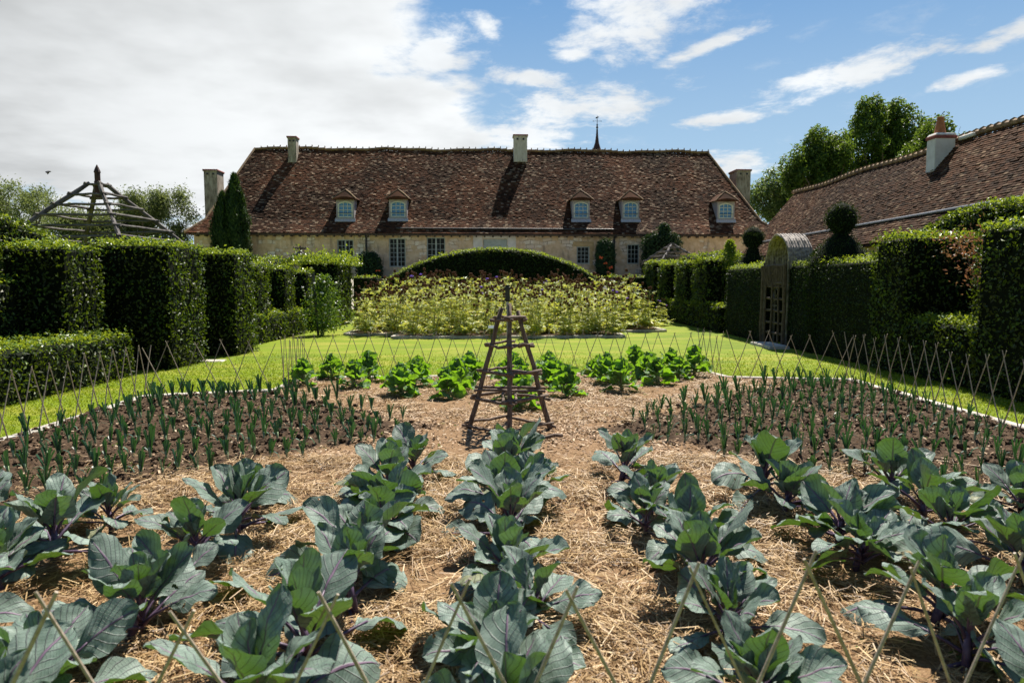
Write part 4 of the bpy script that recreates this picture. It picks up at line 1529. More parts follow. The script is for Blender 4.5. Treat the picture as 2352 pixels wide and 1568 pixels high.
mb.tube([(p[0] - 3 * px_, RYD + 2.5, z_ - 1.2 * px_), (p[0], RYD + 2.5, z_), (p[0] + 2 * px_, RYD + 2.5, z_ + .6 * px_), (p[0] + 3.6 * px_, RYD + 2.5, z_ + 2.4 * px_)], (1.8 * px_, 1.5 * px_, 1.0 * px_, .4 * px_), 6)
mb.build('weather_vane', 'darkmetal', t_o)

# ------------------------------------------------------------------ right-hand building
rb_ = empty('tiled_barn', (15.9, 30, 0), 0, 'long low building at right with worn brown tiled roof and white chimney', 'house')
OX, OY = 15.9, 30.0
eX, eZ, rX, rZ = 13.8 - OX, 4.0, 16.25 - OX, 6.85
yN, yF = 19.0 - OY, 39.6 - OY
lowX, lowZ = 12.95 - OX, 3.15


def bpt(s_, y_):
    if s_ < .22:
        t = s_ / .22
        xx, zz = lowX + (eX - lowX) * t, lowZ + (eZ - lowZ) * t
    else:
        t = (s_ - .22) / .78
        xx, zz = eX + (rX - eX) * t, eZ + (rZ - eZ) * t
    y_ = -np.asarray(y_, float)
    sag = .05 * np.sin(y_ * .8) * s_
    return np.stack((np.full_like(y_, xx), y_, zz + sag), 1)


def brange(s_):
    # y runs from far to near (reversed so that normals face out)
    near = yN - .9 + (1.5 + .9) * s_
    return (-(yF + .1), -near)


bx1 = 2 * rX - lowX
vv = []
for s_ in (0, .22, 1):
    p = bpt(s_, np.array([0.0]))[0]
    n0 = -brange(s_)[1]
    vv += [(p[0], n0, p[2] - .08), (2 * rX - p[0], n0, p[2] - .08), (2 * rX - p[0], yF, p[2] - .08), (p[0], yF, p[2] - .08)]
q = [(i * 4 + j, i * 4 + (j + 1) % 4, (i + 1) * 4 + (j + 1) % 4, (i + 1) * 4 + j) for i in range(2) for j in range(4)]
br_ = MB().add(vv, q, polys=[[3, 2, 1, 0]]).build('roof', 'tile_under', rb_)
mb = MB()
tiles(mb, bpt, 44, brange, .19, .02, .012)


def nfn(s_, t_):
    p_ = bpt(s_, np.array([0.0]))[0]
    n0 = -brange(s_)[1]
    return np.stack((t_, np.full_like(t_, n0), np.full_like(t_, p_[2])), 1)


tiles(mb, nfn, 44, lambda s_: (float(bpt(s_, np.array([0.0]))[0][0]), 2 * rX - float(bpt(s_, np.array([0.0]))[0][0])), .19, .02, .012)
mb.build('roof_tiles', 'tile_right', br_)
mb = MB()
y = yN + 1.5
while y < yF:
    zz = rZ + .05 * math.sin(y * .8)
    mb.tube([(rX, y, zz + .02), (rX, y + .3, zz + .05), (rX, y + .36, zz + .09)], (.11, .12, .15), 7)
    y += .36
mb.build('ridge_tiles', 'ridge', br_)
mb = MB()
mb.tube([(lowX, yN - .9, lowZ + .03), (eX, yN - .37, eZ + .03), (rX, yN + 1.5, rZ + .03)], .09, 6)
mb.build('hip_capping', 'ridge', br_)
mb = MB()
mb.tube([(eX - .06, yN - .3, eZ + .03), (eX - .06, yF, eZ - .01)], .05, 8)
mb.tube([(eX - .06, yN - .3, eZ + .03), (eX - .02, yN - .5, eZ - .3), (lowX - .1, yN - .95, lowZ)], .05, 6)
mb.build('gutter', 'zinc', rb_)
mb = MB()
wx0, wx1 = lowX + .35, 2 * rX - lowX - .35
for a_, b_ in (((wx0, yF - .15), (wx0, yN - .6)), ((wx0, yN - .6), (wx1, yN - .6)), ((wx1, yN - .6), (wx1, yF - .15))):
    mb.add([(*a_, 0), (*b_, 0), (*b_, lowZ + .1), (*a_, lowZ + .1)], [(0, 1, 2, 3)])
# gable at the far end, following the roof
mb.add([(wx0, yF - .15, 0), (wx1, yF - .15, 0), (wx1, yF - .15, lowZ + .1), (rX, yF - .15, rZ - .2), (wx0, yF - .15, lowZ + .1)], polys=[[0, 1, 2, 3, 4]])
mb.build('wall', 'wall', rb_)
# white chimney with brick band and clay pot
cx, cy = 15.61 - OX, 25.45 - OY
c_ = MB()
c_.box((cx + .06, cy, 6.05), (.74, .52, 2.0), None, .985, .015)
cc = c_.build('chimney', 'limewash', rb_)
MB().box((cx + .06, cy, 7.0), (.81, .59, .11), None, 1, .015).build('brick_band', 'brickband', cc)
MB().box((cx + .06, cy, 7.1), (.76, .54, .09), None, .9, .02).build('chimney_cap', 'limewash', cc)
MB().lathe((cx + .0, cy, 7.14), [(.2, 0), (.19, .04), (.115, .52), (.11, .57), (.125, .6), (.1, .61)], 12).build('clay_pot', 'terracotta', cc, True)
mb = MB()
mb.box((rX - .05, cy - .75, rZ + .05), (.3, .8, .14), None, 1, .03)
mb.build('mortar_saddle', 'limewash', cc)
# little porch roof peeping out below the gutter
mb = MB()
p = at(2175, 548, 19.8) - np.array((OX, OY, 0))
mb.add([(-.1 + p[0], p[1] - .6, p[2] - .35), (p[0] + .9, p[1] - .6, p[2] + .2), (p[0] + .9, p[1] + .6, p[2] + .2), (p[0] - .1, p[1] + .6, p[2] - .35), (p[0] - .1, p[1] - .6, p[2] - .43), (p[0] + .9, p[1] - .6, p[2] + .1), (p[0] + .9, p[1] + .6, p[2] + .1), (p[0] - .1, p[1] + .6, p[2] - .43)],
       [(0, 1, 2, 3), (7, 6, 5, 4), (0, 4, 5, 1), (0, 3, 7, 4), (2, 6, 7, 3)])
mb.build('porch_roof', 'tile_right', rb_)


# ------------------------------------------------------------------ trees
def branches(base, dirv, length, rad, depth, rng, segs, tips, spread=.55, up=.25, kids=(2, 4), shrink=.68):
    d = np.array(dirv, float)
    pts = [np.array(base, float)]
    n_ = 4
    for i in range(n_):
        d = unit(d + rng.normal(0, .12, 3) + np.array((0, 0, up * .15)))
        pts.append(pts[-1] + d * length / n_)
    segs.append((np.array(pts), np.linspace(rad, rad * .62, n_ + 1)))
    if depth == 0:
        tips.append((pts[-1], d))
        tips.append((pts[-2], d))
        return
    for k_ in range(rng.integers(*kids)):
        nd = unit(d + rng.normal(0, spread, 3) + np.array((0, 0, up)))
        st_ = pts[-1] if k_ < 2 else pts[rng.integers(2, 4)]
        branches(st_, nd, length * shrink * rng.uniform(.8, 1.15), rad * .6, depth - 1, rng, segs, tips, spread, up, kids, shrink)


def airy_tree(name, base, h, label, mat, seed, leaf=.16, per=26, sp=.35, depth=5, rad=.16, spread=.5, up=.3, cat='tree', trunk_frac=.3, group=None):
    rng = np.random.default_rng(seed)
    e = empty(name, base, 0, label, cat, group)
    segs, tips = [], []
    branches((0, 0, 0), (0, 0, 1), h * trunk_frac, rad, depth, rng, segs, tips, spread, up)
    zmax = max(t[0][2] for t in tips)
    sc = h / zmax
    mb = MB()
    for p, r_ in segs:
        mb.tube(p * sc, r_, 5, False)
    mb.build('trunk', 'bark', e)
    if per:
        T = np.array([t[0] for t in tips]) * sc
        D = np.array([t[1] for t in tips])
        P = np.repeat(T, per, 0) + rng.normal(0, sp, (len(T) * per, 3))
        mb = MB()
        k_ = len(P)
        mb.leaves(P, unit(rng.normal(0, 1, (k_, 3)) + np.array((0, 0, .5))), rng.normal(0, 1, (k_, 3)) + np.repeat(D, per, 0) * .8, leaf * rng.uniform(.6, 1.3, k_), leaf * .42)
        mb.build('crown', mat, e)
    return e


def dense_tree(name, base, crowns, label, mat, seed, leaf=.2, num=16000, cat='tree', trunk_r=.28, clump=(.5, 1.0), group=None):
    """crown of many leaf clumps; crowns = list of (centre, radii)"""
    rng = np.random.default_rng(seed)
    e = empty(name, base, 0, label, cat, group)
    cs, rs = [], []
    vol = np.array([np.prod(c[1]) ** .67 for c in crowns])
    for (cc_, rr_), w_ in zip(crowns, vol / vol.sum()):
        k_ = int(150 * w_) + 8
        d = unit(rng.normal(0, 1, (k_, 3)))
        rad = rng.uniform(.55, 1.0, k_) ** .6
        cs.append(np.array(cc_) + d * rad[:, None] * np.array(rr_))
        rs.append(rng.uniform(clump[0] * .6, clump[1] * .85, k_))
    cs, rs = np.concatenate(cs), np.concatenate(rs)
    i = rng.choice(len(cs), num, p=rs ** 2 / (rs ** 2).sum())
    d = unit(rng.normal(0, 1, (num, 3)) + np.array((0, 0, .25)))
    P = cs[i] + d * (rs[i] * rng.uniform(.3, 1.15, num) ** .5)[:, None] * np.array((.85, .85, 1.25))
    mb = MB()
    mb.leaves(P, unit(d + rng.normal(0, .6, (num, 3))), rng.normal(0, 1, (num, 3)) + d * .6, leaf * rng.uniform(.6, 1.3, num), leaf * .55)
    mb.build('crown', mat, e)
    mb = MB()
    top = np.mean([c[0] for c in crowns], 0)
    mb.tube([(0, 0, -.1), (0.1, 0, top[2] * .4), (top[0] * .5, top[1] * .5, top[2] * .8), top], (trunk_r * 1.2, trunk_r, trunk_r * .7, trunk_r * .3), 7)
    for c_ in cs[::3]:
        mid = np.array((top[0] * .3, top[1] * .3, top[2] * .6))
        mb.tube([mid, (mid + c_) / 2 + rng.normal(0, .2, 3), c_], (trunk_r * .35, trunk_r * .2, trunk_r * .06), 4, False)
    mb.build('trunk', 'bark', e)
    return e


def TZ(y_): return float(terrain_z(0, np.array(y_)))


GT = 'trees beyond the garden hedges'
c = at(60, 500, 44)
airy_tree('sparse_tree', (c[0], c[1], 1.5), at(60, 437, 44)[2] - 1.5, 'sparse tree with visible branches at the left picture edge', 'tree_pale', 3, .17, 34, .24, 5, .16, .55, .3, group=GT)
c = at(-30, 500, 47)
airy_tree('sparse_tree', (c[0], c[1], 1.5), at(0, 445, 47)[2] - 1.5, 'sparse tree partly cut off at the left picture edge, behind another', 'tree_pale', 13, .17, 36, .25, 5, .16, .6, .25, group=GT)
c = at(290, 500, 48)
airy_tree('willow_tree', (c[0], c[1], 1.5), at(290, 440, 48)[2] - 1.5, 'pale green feathery tree right behind the wooden pyramid roof', 'tree_pale', 5, .19, 75, .3, 5, .2, .5, .3, group=GT)
c = at(385, 500, 50)
airy_tree('willow_tree', (c[0], c[1], 1.5), at(385, 480, 50)[2] - 1.5, 'rounded pale green tree left of the tall house chimney', 'tree_pale', 8, .19, 80, .32, 5, .2, .6, .2, group=GT)
c = at(215, 540, 46)
airy_tree('willow_tree', (c[0], c[1], 1.5), at(215, 500, 46)[2] - 1.5, 'low pale tree seen through the wooden pyramid roof', 'tree_pale', 18, .2, 90, .42, 5, .15, .6, .2, group=GT)


def crown_px(base, lst, Yd):
    res = []
    for (u, v, ru, rv) in lst:
        p = at(u, v, Yd)
        res.append((p - np.array(base), (ru / F * Yd, max(1.4, ru / F * Yd * .8), rv / F * Yd)))
    return res


b = np.array((*at(2010, 600, 54)[:2], 1.5))
dense_tree('evergreen_oak', b, crown_px(b, [(2010, 335, 75, 70), (2075, 350, 75, 70), (2000, 275, 32, 30), (2065, 280, 34, 32), (1960, 385, 60, 60), (2130, 370, 45, 60), (2040, 400, 90, 45)], 54), 'tallest dark green tree behind the right-hand roof, left of its white chimney', 'tree_dark', 21, .26, 34000, trunk_r=.4, clump=(.55, 1.0), group=GT)
b = np.array((*at(1880, 600, 52)[:2], 1.5))
dense_tree('evergreen_oak', b, crown_px(b, [(1890, 395, 44, 60), (1850, 430, 45, 55), (1875, 345, 20, 38), (1825, 395, 20, 40), (1930, 420, 45, 50), (1920, 360, 25, 40)], 52), 'mid-height dark green tree with pointed top behind the right-hand roof', 'tree_dark', 22, .24, 22000, trunk_r=.3, clump=(.45, .85), group=GT)
b = np.array((*at(1800, 600, 56)[:2], 1.5))
dense_tree('lime_tree', b, crown_px(b, [(1790, 430, 45, 40), (1830, 440, 40, 50), (1765, 460, 40, 40), (1800, 485, 50, 30)], 56), 'lighter green tree between the two buildings, right of the far chimney', 'tree_mid', 23, .22, 12000, trunk_r=.25, clump=(.45, .85), group=GT)
b = np.array((*at(2150, 600, 44)[:2], 0))
dense_tree('evergreen_oak', b, crown_px(b, [(2140, 315, 26, 38), (2110, 365, 35, 35)], 44), 'dark tree top directly behind the white chimney', 'tree_dark', 24, .22, 4500, trunk_r=.2, clump=(.35, .6), group=GT)
b = np.array((*at(2190, 600, 40)[:2], 0))
dense_tree('evergreen_oak', b, crown_px(b, [(2190, 345, 22, 22)], 40), 'small green tree top right of the white chimney', 'tree_dark', 26, .2, 1500, trunk_r=.15, clump=(.25, .45), group=GT)
c = at(2205, 600, 42)
airy_tree('bare_tree', (c[0], c[1], 0), at(2205, 278, 42)[2], 'bare twiggy treetop above the right-hand roof ridge', 'tree_dark', 31, .1, 0, .1, 6, .09, .33, .5, trunk_frac=.32, group=GT)

# cypress pair in front of the house (one plant with two tops)
c = at(527, 600, 44)
cy_ = empty('cypress', (c[0], c[1], TZ(44)), 0, 'dark upright cypress with two tops before the left end of the house', 'tree')
mb, core = MB(), MB()
for (u0, vt, ru, num) in ((541, 405, 30, 12000), (512, 447, 28, 7000)):
    zt = at(u0, vt, 44)[2] - TZ(44)
    xo = at(u0, 500, 44)[0] - c[0]
    rmax = ru / F * 44
    z = RNG.random(num) ** .9 * zt
    f = np.clip(np.minimum((1 - z / zt) * 2.3, 1), .02, 1) ** .75 * (.85 + .15 * z / zt)
    a_ = RNG.uniform(0, 6.283, num)
    lob = 1 + .16 * np.sin(a_ * 5 + z * .5) + .1 * np.sin(z * 4 + a_ * 2)
    r_ = rmax * f * lob * RNG.uniform(.75, 1.03, num)
    P = np.stack((xo + np.cos(a_) * r_, np.sin(a_) * r_, z), 1)
    N = np.stack((np.cos(a_), np.sin(a_), np.full(num, .2)), 1)
    mb.leaves(P, unit(N + RNG.normal(0, .5, (num, 3))), RNG.normal(0, .25, (num, 3)) + np.array((0, 0, 1)) + N * .25, RNG.uniform(.16, .36, num), .07)
    zz = np.linspace(0, zt * .97, 12)
    core.lathe((xo, 0, 0), [(max(.03, rmax * .72 * min((1 - q_ / zt) * 2.3, 1) ** .75), q_) for q_ in zz], 10)
mb.build('foliage', 'cypress', cy_)
core.build('shade_core', 'core', cy_)
MB().tube([(0, 0, -.1), (0, 0, .5)], .12, 7).build('trunk', 'bark', cy_)


# climbers and round shrub on the house wall
def wall_shrub(name, blobs, Yd, label, cat, num, flowers=0, L=.16, seed=1):
    rng = np.random.default_rng(seed)
    c0 = at(blobs[0][0], blobs[0][1], Yd)
    e = empty(name, (c0[0], c0[1], TZ(Yd)), 0, label, cat)
    org = np.array((c0[0], c0[1], TZ(Yd)))
    mb, fl, core_ = MB(), MB(), MB()
    ar = np.array([b_[2] * b_[3] for b_ in blobs], float)
    for b_, a_ in zip(blobs, ar / ar.sum()):
        k_ = int(num * a_)
        cc_ = at(b_[0], b_[1], Yd) - org
        rx_, rz_ = b_[2] / F * Yd, b_[3] / F * Yd
        ry_ = min(rx_, .55)
        d = unit(rng.normal(0, 1, (k_, 3)))
        bx_ = np.sign(d) * np.abs(d) ** .8
        P = cc_ + bx_ * np.array((rx_, ry_, rz_)) * rng.uniform(.8, 1.08, k_)[:, None]
        mb.leaves(P, unit(d + rng.normal(0, .6, (k_, 3))), rng.normal(0, .8, (k_, 3)) + np.array((0, 0, -.4)), L * rng.uniform(.6, 1.3, k_), L * .6)
        core_.sphere(cc_, 1, 12, 8, (rx_ * .85, ry_ * .8, rz_ * .88), .02)
    mb.build('foliage', 'climber', e)
    core_.build('shade_core', 'core', e)
    stem_top = at(blobs[0][0], blobs[0][1], Yd)[2] - org[2]
    MB().tube([(0, 0, -.1), (.05, .1, stem_top * .5), (0, 0, stem_top)], .06, 6).build('stem', 'bark', e)
    for i in range(flowers):
        b_ = blobs[i % len(blobs)]
        u = b_[0] + rng.uniform(-.7, .7) * b_[2]
        v = b_[1] + rng.uniform(-.2, .8) * b_[3]
        p_ = at(u, v, Yd - min(b_[2] / F * Yd, .55)) - org
        fl = MB()
        for k_ in range(7):
            q_ = rng.normal(0, .07, 3) * np.array((1.8, .5, .6))
            fl.leaves(np.array([p_]), np.array([(q_[0], -1, .4 + q_[2])]), np.array([q_ + np.array((0, -.02, 0))]), .17, .09)
        fl.build('flower', 'flower_red', e)
    return e


wall_shrub('flowering_shrub', [(848, 625, 29, 45)], 44.5, 'round dark shrub with orange flowers against the house wall', 'shrub', 3800, 7, seed=2)
wall_shrub('wall_climber', [(1390, 595, 21, 44)], 45.4, 'dark climber with red flowers beside the right drainpipe', 'climbing plant', 3600, 5, seed=3)
wall_shrub('wall_climber', [(1520, 565, 45, 32), (1526, 530, 13, 17), (1512, 605, 38, 36)], 45.2, 'big dark climber reaching the eaves on the right of the house wall', 'climbing plant', 5500, 0, seed=4)
# golden shrub
c = at(1664, 590, 26.0)
e = empty('golden_shrub', (c[0] + .2, c[1], 0), 0, 'small yellow-green pointed shrub above the right hedge, left of the topiary ball', 'shrub')
k = 1500
mb = MB()
rr_ = np.abs(RNG.normal(0, .16, k))
a_ = RNG.uniform(0, 6.28, k)
z = RNG.uniform(1.9, 3.3, k)
w_ = np.clip((3.45 - z) * .55, .05, .55)
P = np.stack((np.cos(a_) * w_ * RNG.uniform(.2, 1, k), np.sin(a_) * w_ * RNG.uniform(.2, 1, k), z), 1)
mb.leaves(P, unit(RNG.normal(0, 1, (k, 3))), RNG.normal(0, .7, (k, 3)) + np.array((0, 0, .8)), .13, .05)
mb.build('foliage', 'hornbeam_top', e)
MB().tube([(0, 0, 0), (.03, 0, 1.5), (0, .02, 3.2)], (.04, .03, .01), 6).build('stem', 'bark', e)

# red-tipped shrub in the gap of the right hedge
c = gr(2190, 850)
e = empty('red_tipped_shrub', (8.0, 11.7, 0), 0, 'small shrub with red-tipped leaves in the gap of the right hedge', 'shrub')
mb, st_ = MB(), MB()
st_.tube([(.1, 0, 0), (.05, 0, 1.2), (-.05, .05, 2.0)], (.025, .02, .012), 6)
k = 650
for (ox, oy, oz, sx, sz) in ((-.15, 0.35, 2.42, .38, .16), (-.25, -.3, 2.3, .3, .13), (-.35, -.55, 2.02, .25, .13), (-.4, -.75, 1.8, .2, .1), (0, 0, 2.25, .4, .2)):
    kk = k // 5
    P = np.array((ox, oy, oz)) + RNG.normal(0, 1, (kk, 3)) * np.array((.18, sx * .6, sz))
    mb.leaves(P, unit(RNG.normal(0, 1, (kk, 3)) + np.array((0, 0, .8))), RNG.normal(0, .6, (kk, 3)) + np.array((-.5, -.3, .2)), RNG.uniform(.05, .1, kk), .035)
    st_.tube([(0, .02, 1.6), (ox * .6, oy * .6, (1.6 + oz) / 2 + .1), (ox, oy, oz)], (.012, .008, .004), 5)
mb.build('foliage', 'acer', e)
st_.build('stem', 'bark', e)

# climbing rose on a post at left
c = gr(738, 770)
e = empty('climbing_rose', (c[0], c[1], 0), 0, 'climbing rose with white flowers on a post at the left hedge', 'climbing plant')
pole(MB(), (-.1, 0, 0), (-.22, 0, 2.05), .045, 7, .006).build('post', 'oldwood', e)
k = 2300
mb = MB()
z = RNG.uniform(.15, 1.95, k)
w_ = .30 + .18 * np.sin(z * 2.2)
P = np.stack((.12 + RNG.normal(0, 1, k) * w_ * .75, RNG.normal(0, 1, k) * w_ * .6, z + RNG.normal(0, .06, k)), 1)
mb.leaves(P, unit(RNG.normal(0, 1, (k, 3)) + np.array((.3, 0, .5))), RNG.normal(0, 1, (k, 3)), RNG.uniform(.06, .13, k), .055)
mb.build('foliage', 'rose', e)
mb = MB()
for i in range(9):
    mb.tube([(RNG.normal(0, .05), RNG.normal(0, .05), 0), (RNG.normal(.1, .15), RNG.normal(0, .1), .9), (RNG.normal(.15, .3), RNG.normal(0, .25), 1.8)], .012, 5)
mb.build('stems', 'greenstem', e)
for i in range(10):
    mb = MB()
    mb.sphere((.15 + RNG.normal(0, .3), -.25 + RNG.normal(0, .1), RNG.uniform(.7, 1.8)), .045, 7, 5, (1, 1, .8), .08)
    mb.build('flower', 'flower_white', e)

# ------------------------------------------------------------------ far flower bed: cardoons
FB = np.array([(-5.5, 22.6), (-5.5, 33.5), (5.4, 33.5), (5.4, 24.2), (3.5, 24.0), (3.5, 21.6), (-3.7, 21.2), (-3.7, 22.4)])
fe = empty('stone_edging', (0, 27, 0), 0, 'pale stone edging around the far cardoon bed', 'edging')
for i in range(len(FB)):
    mb = MB()
    kerb_run(mb, FB[i] - np.array((0, 27)), FB[(i + 1) % len(FB)] - np.array((0, 27)), .2, .1, .8)
    mb.build('edging_run', 'stone', fe)
xs = np.arange(-5.6, 5.6, .12)
ys = np.arange(21, 33.8, .12)
X, Y = np.meshgrid(xs, ys)
ins = inpoly(X, Y, FB)
Z = np.where(ins, .05 + .05 * fbm(X * 3 + 40, Y * 3 + 40, 3), -.05)
nx, ny = len(xs), len(ys)
ii, jj = np.meshgrid(np.arange(nx - 1), np.arange(ny - 1))
a = (jj * nx + ii).ravel()
quads = np.stack((a, a + 1, a + nx + 1, a + nx), 1)
tag(MB().add(np.stack((X, Y, Z), -1), quads[ins.ravel()[quads].any(1)]).build('flower_bed_ground', 'clod', smooth=True), kind='structure')


def feather_leaf(mb, base, az_, el_, L_, droop, rng, npair=8, wid=.16):
    """arching cardoon leaf: paired jagged leaflets along a curved rib"""
    p = np.array(base, float)
    e_ = el_
    hor = np.array((math.cos(az_), math.sin(az_), 0))
    side = np.array((-math.sin(az_), math.cos(az_), 0))
    P, N, T, LL = [], [], [], []
    for i in range(npair):
        f = (i + 1) / npair
        d = hor * math.cos(e_) + np.array((0, 0, 1)) * math.sin(e_)
        nrm = np.cross(side, d)
        p = p + d * L_ / npair
        e_ -= droop / npair
        lw = wid * math.sin(math.pi * min(.97, f * .85 + .12)) * rng.uniform(.8, 1.2)
        for sg_ in (-1, 1):
            P.append(p.copy())
            N.append(-nrm + rng.normal(0, .3, 3))
            T.append(side * sg_ + d * .55 + rng.normal(0, .15, 3) + np.array((0, 0, -.1)))
            LL.append(lw * 1.3)
        P.append(p - d * L_ / npair)
        N.append(-nrm)
        T.append(d)
        LL.append(L_ / npair * 1.3)
    LL = np.array(LL)
    mb.leaves(np.array(P), np.array(N), np.array(T), LL, LL * .38, .1)


def make_cardoon(seed, purple):
    rng = np.random.default_rng(seed)
    e = empty('cardoon', (0, 0, 0))
    lf, stm, heads = MB(), MB(), []
    for i in range(20):
        feather_leaf(lf, (rng.normal(0, .1), rng.normal(0, .1), .1), rng.uniform(0, 6.28), rng.uniform(.5, 1.3), rng.uniform(.6, 1.15), rng.uniform(.9, 2.0), rng, 8, .2)
    for k_ in range(5):
        a_ = rng.uniform(0, 6.28)
        tilt = rng.uniform(.05, .45)
        H = rng.uniform(1.25, 2.1)
        b0 = np.array((rng.normal(0, .15), rng.normal(0, .15), 0))
        top = b0 + np.array((math.cos(a_) * tilt, math.sin(a_) * tilt, H))
        mid = (b0 + top) / 2 + rng.normal(0, .04, 3)
        stm.tube([b0, mid, top], (.018, .014, .009), 5, False)
        for j in range(12):
            f = rng.uniform(.2, .97)
            pt = b0 + (top - b0) * f
            feather_leaf(lf, pt, rng.uniform(0, 6.28), rng.uniform(.2, 1.0), rng.uniform(.3, .6) * (1.2 - f * .5), rng.uniform(.8, 1.8), rng, 6, .13)
        for j in range(rng.integers(2, 4)):
            tp = top + rng.normal(0, .13, 3) * np.array((1, 1, .9)) + np.array((0, 0, .05))
            stm.tube([b0 + (top - b0) * .82, (tp + top) / 2 - np.array((0, 0, .05)), tp], (.009, .007, .006), 4, False)
            is_p = purple and rng.random() < .3
            r_ = rng.uniform(.045, .062)
            hd, hp = MB(), MB()
            heads.append((hd, hp, is_p))
            hd.lathe(tp, [(.008, -.01), (r_ * .9, r_ * .4), (r_, r_ * .9), (r_ * .8, r_ * 1.5), (r_ * .72, r_ * 1.6)], 7)
            if is_p:
                hp.lathe(tp + np.array((0, 0, r_ * 1.2)), [(r_ * .7, 0), (r_ * 1.35, r_ * .9), (r_ * 1.2, r_ * 1.5), (.005, r_ * 1.7)], 8)
            else:
                hd.lathe(tp + np.array((0, 0, r_ * 1.4)), [(r_ * .6, 0), (r_ * 1.0, r_ * .6), (r_ * .6, r_ * .75)], 6)
    lf.build('leaves', 'cardoon', e)
    stm.build('stems', 'cardoon_stem', e)
    for hd, hp, is_p in heads:
        o_ = hd.build('seed_head', 'head_brown', e)
        if is_p:
            hp.build('purple_flower', 'head_purple', o_)
    return e


def ordinal(i):
    W_ = ['first', 'second', 'third', 'fourth', 'fifth', 'sixth', 'seventh', 'eighth', 'ninth', 'tenth']
    if i < 10:
        return W_[i]
    n_ = i + 1
    return f"{n_}{'th' if 10 <= n_ % 100 <= 20 else {1: 'st', 2: 'nd', 3: 'rd'}.get(n_ % 10, 'th')}"


cvar = [(make_cardoon(50 + i, i in (1, 4)), i in (1, 4)) for i in range(6)]
used = set()
rows = np.arange(21.75, 33.2, .98)
for ri, ry_ in enumerate(rows):
    cands = [x_ for x_ in np.arange(-5.1, 5.2, .95) + (.45 if ri % 2 else 0)]
    ci = 0
    for x_ in cands:
        xx, yy = x_ + random.uniform(-.2, .2), ry_ + random.uniform(-.22, .22)
        if not inpoly(np.array(xx), np.array(yy), FB):
            continue
        vi = random.choice((0, 2, 3, 5, 0, 2, 3, 5, 0, 2, 3, 5, 1, 4))
        proto, pur = cvar[vi]
        if vi in used:
            o_ = copy_tree(proto)
        else:
            o_ = proto
            used.add(vi)
        o_.location = (xx, yy, .05)
        o_.rotation_euler = (0, 0, random.uniform(0, 6.28))
        s_ = (.64 + .29 * min(1, (yy - 21.5) / 9)) * random.uniform(.82, 1.13)
        o_.scale = (s_ * 1.15, s_ * 1.15, s_)
        rn = 'front row' if ri == 0 else 'back row' if ri == len(rows) - 1 else ordinal(ri) + ' row back'
        tag(o_, f"cardoon with {'some purple' if pur else 'brown'} heads, {ordinal(ci)} from left in far bed's {rn}", 'cardoon', 'cardoons in the far bed')
        ci += 1
for vi, (proto, pur) in enumerate(cvar):
    if vi not in used:
        for chd in list(proto.children_recursive):
            bpy.data.objects.remove(chd)
        bpy.data.objects.remove(proto)
# lone cardoon at the right of the bed with a purple flower
o_ = copy_tree(cvar[1][0])
c = gr(1535, 748)
o_.location = (c[0] - .2, c[1], 0)
o_.scale = (.5, .5, .5)
tag(o_, 'small lone cardoon with a purple flower on the lawn at the bed corner, right', 'cardoon', 'cardoons in the far bed')

# plant label on a stake
c = gr(1110, 829)
e = empty('plant_label', (c[0], 21.0, 0), 0, 'small white plant label on a stake in front of the cardoons', 'plant label')
MB().tube([(0, 0, 0), (0, .01, .36)], .008, 6).build('stake', 'darkmetal', e)
MB().box((0, -.012, .38), (.2, .012, .11), np.array(Matrix.Rotation(R(-35), 3, 'X')), 1, .004).build('plate', 'white_plate', e)


# ------------------------------------------------------------------ cabbages
def cab_leaf(mb, base, az_, el_, L_, W_, bend, cup, wave, rng, twist=0.0, nu=10, nv=12, crinkle=.006):
    us = np.linspace(-1, 1, nu + 1)
    vs_ = np.linspace(0, 1, nv + 1)
    hor = np.array((math.cos(az_), math.sin(az_), 0.0))
    side = np.array((-math.sin(az_), math.cos(az_), 0.0))
    side = side * math.cos(twist) + np.array((0, 0, 1)) * math.sin(twist)
    p = np.array(base, float)
    e_ = el_
    ph = rng.uniform(0, 6.28, 4)
    V, UV = [], []
    for j, v in enumerate(vs_):
        d = hor * math.cos(e_) + np.array((0, 0, 1)) * math.sin(e_)
        nrm = np.cross(d, side)
        nrm = nrm if nrm[2] >= -.2 or e_ > 1.2 else nrm
        hw = W_ / 2 * (math.sin(math.pi * min(1, v * .945 + .045) ** .95)) ** .6
        hw *= .35 + .65 * min(1, v * 2.6) if v < .4 else 1
        if j == nv:
            hw *= .5
        for u in us:
            edge = abs(u) ** 2
            zoff = cup * hw * edge * 1.1 + wave * edge * (math.sin(v * 9 + ph[0] + (1.7 if u > 0 else 0)) + .6 * math.sin(v * 17 + ph[1] + u))
            zoff += crinkle * math.sin(u * 7 + v * 3 + ph[2]) * math.sin(v * 14 + ph[3])
            un = u * (1 + .03 * math.sin(v * 24 + ph[2] * u))
            V.append(p + side * un * hw + nrm * zoff)
            UV.append((u * .5 + .5, v))
        p = p + d * L_ / nv
        e_ -= bend / nv * (.5 + v)
    q_ = [(j * (nu + 1) + i, j * (nu + 1) + i + 1, (j + 1) * (nu + 1) + i + 1, (j + 1) * (nu + 1) + i) for j in range(nv) for i in range(nu)]
    mb.add(V, q_, uv=UV)


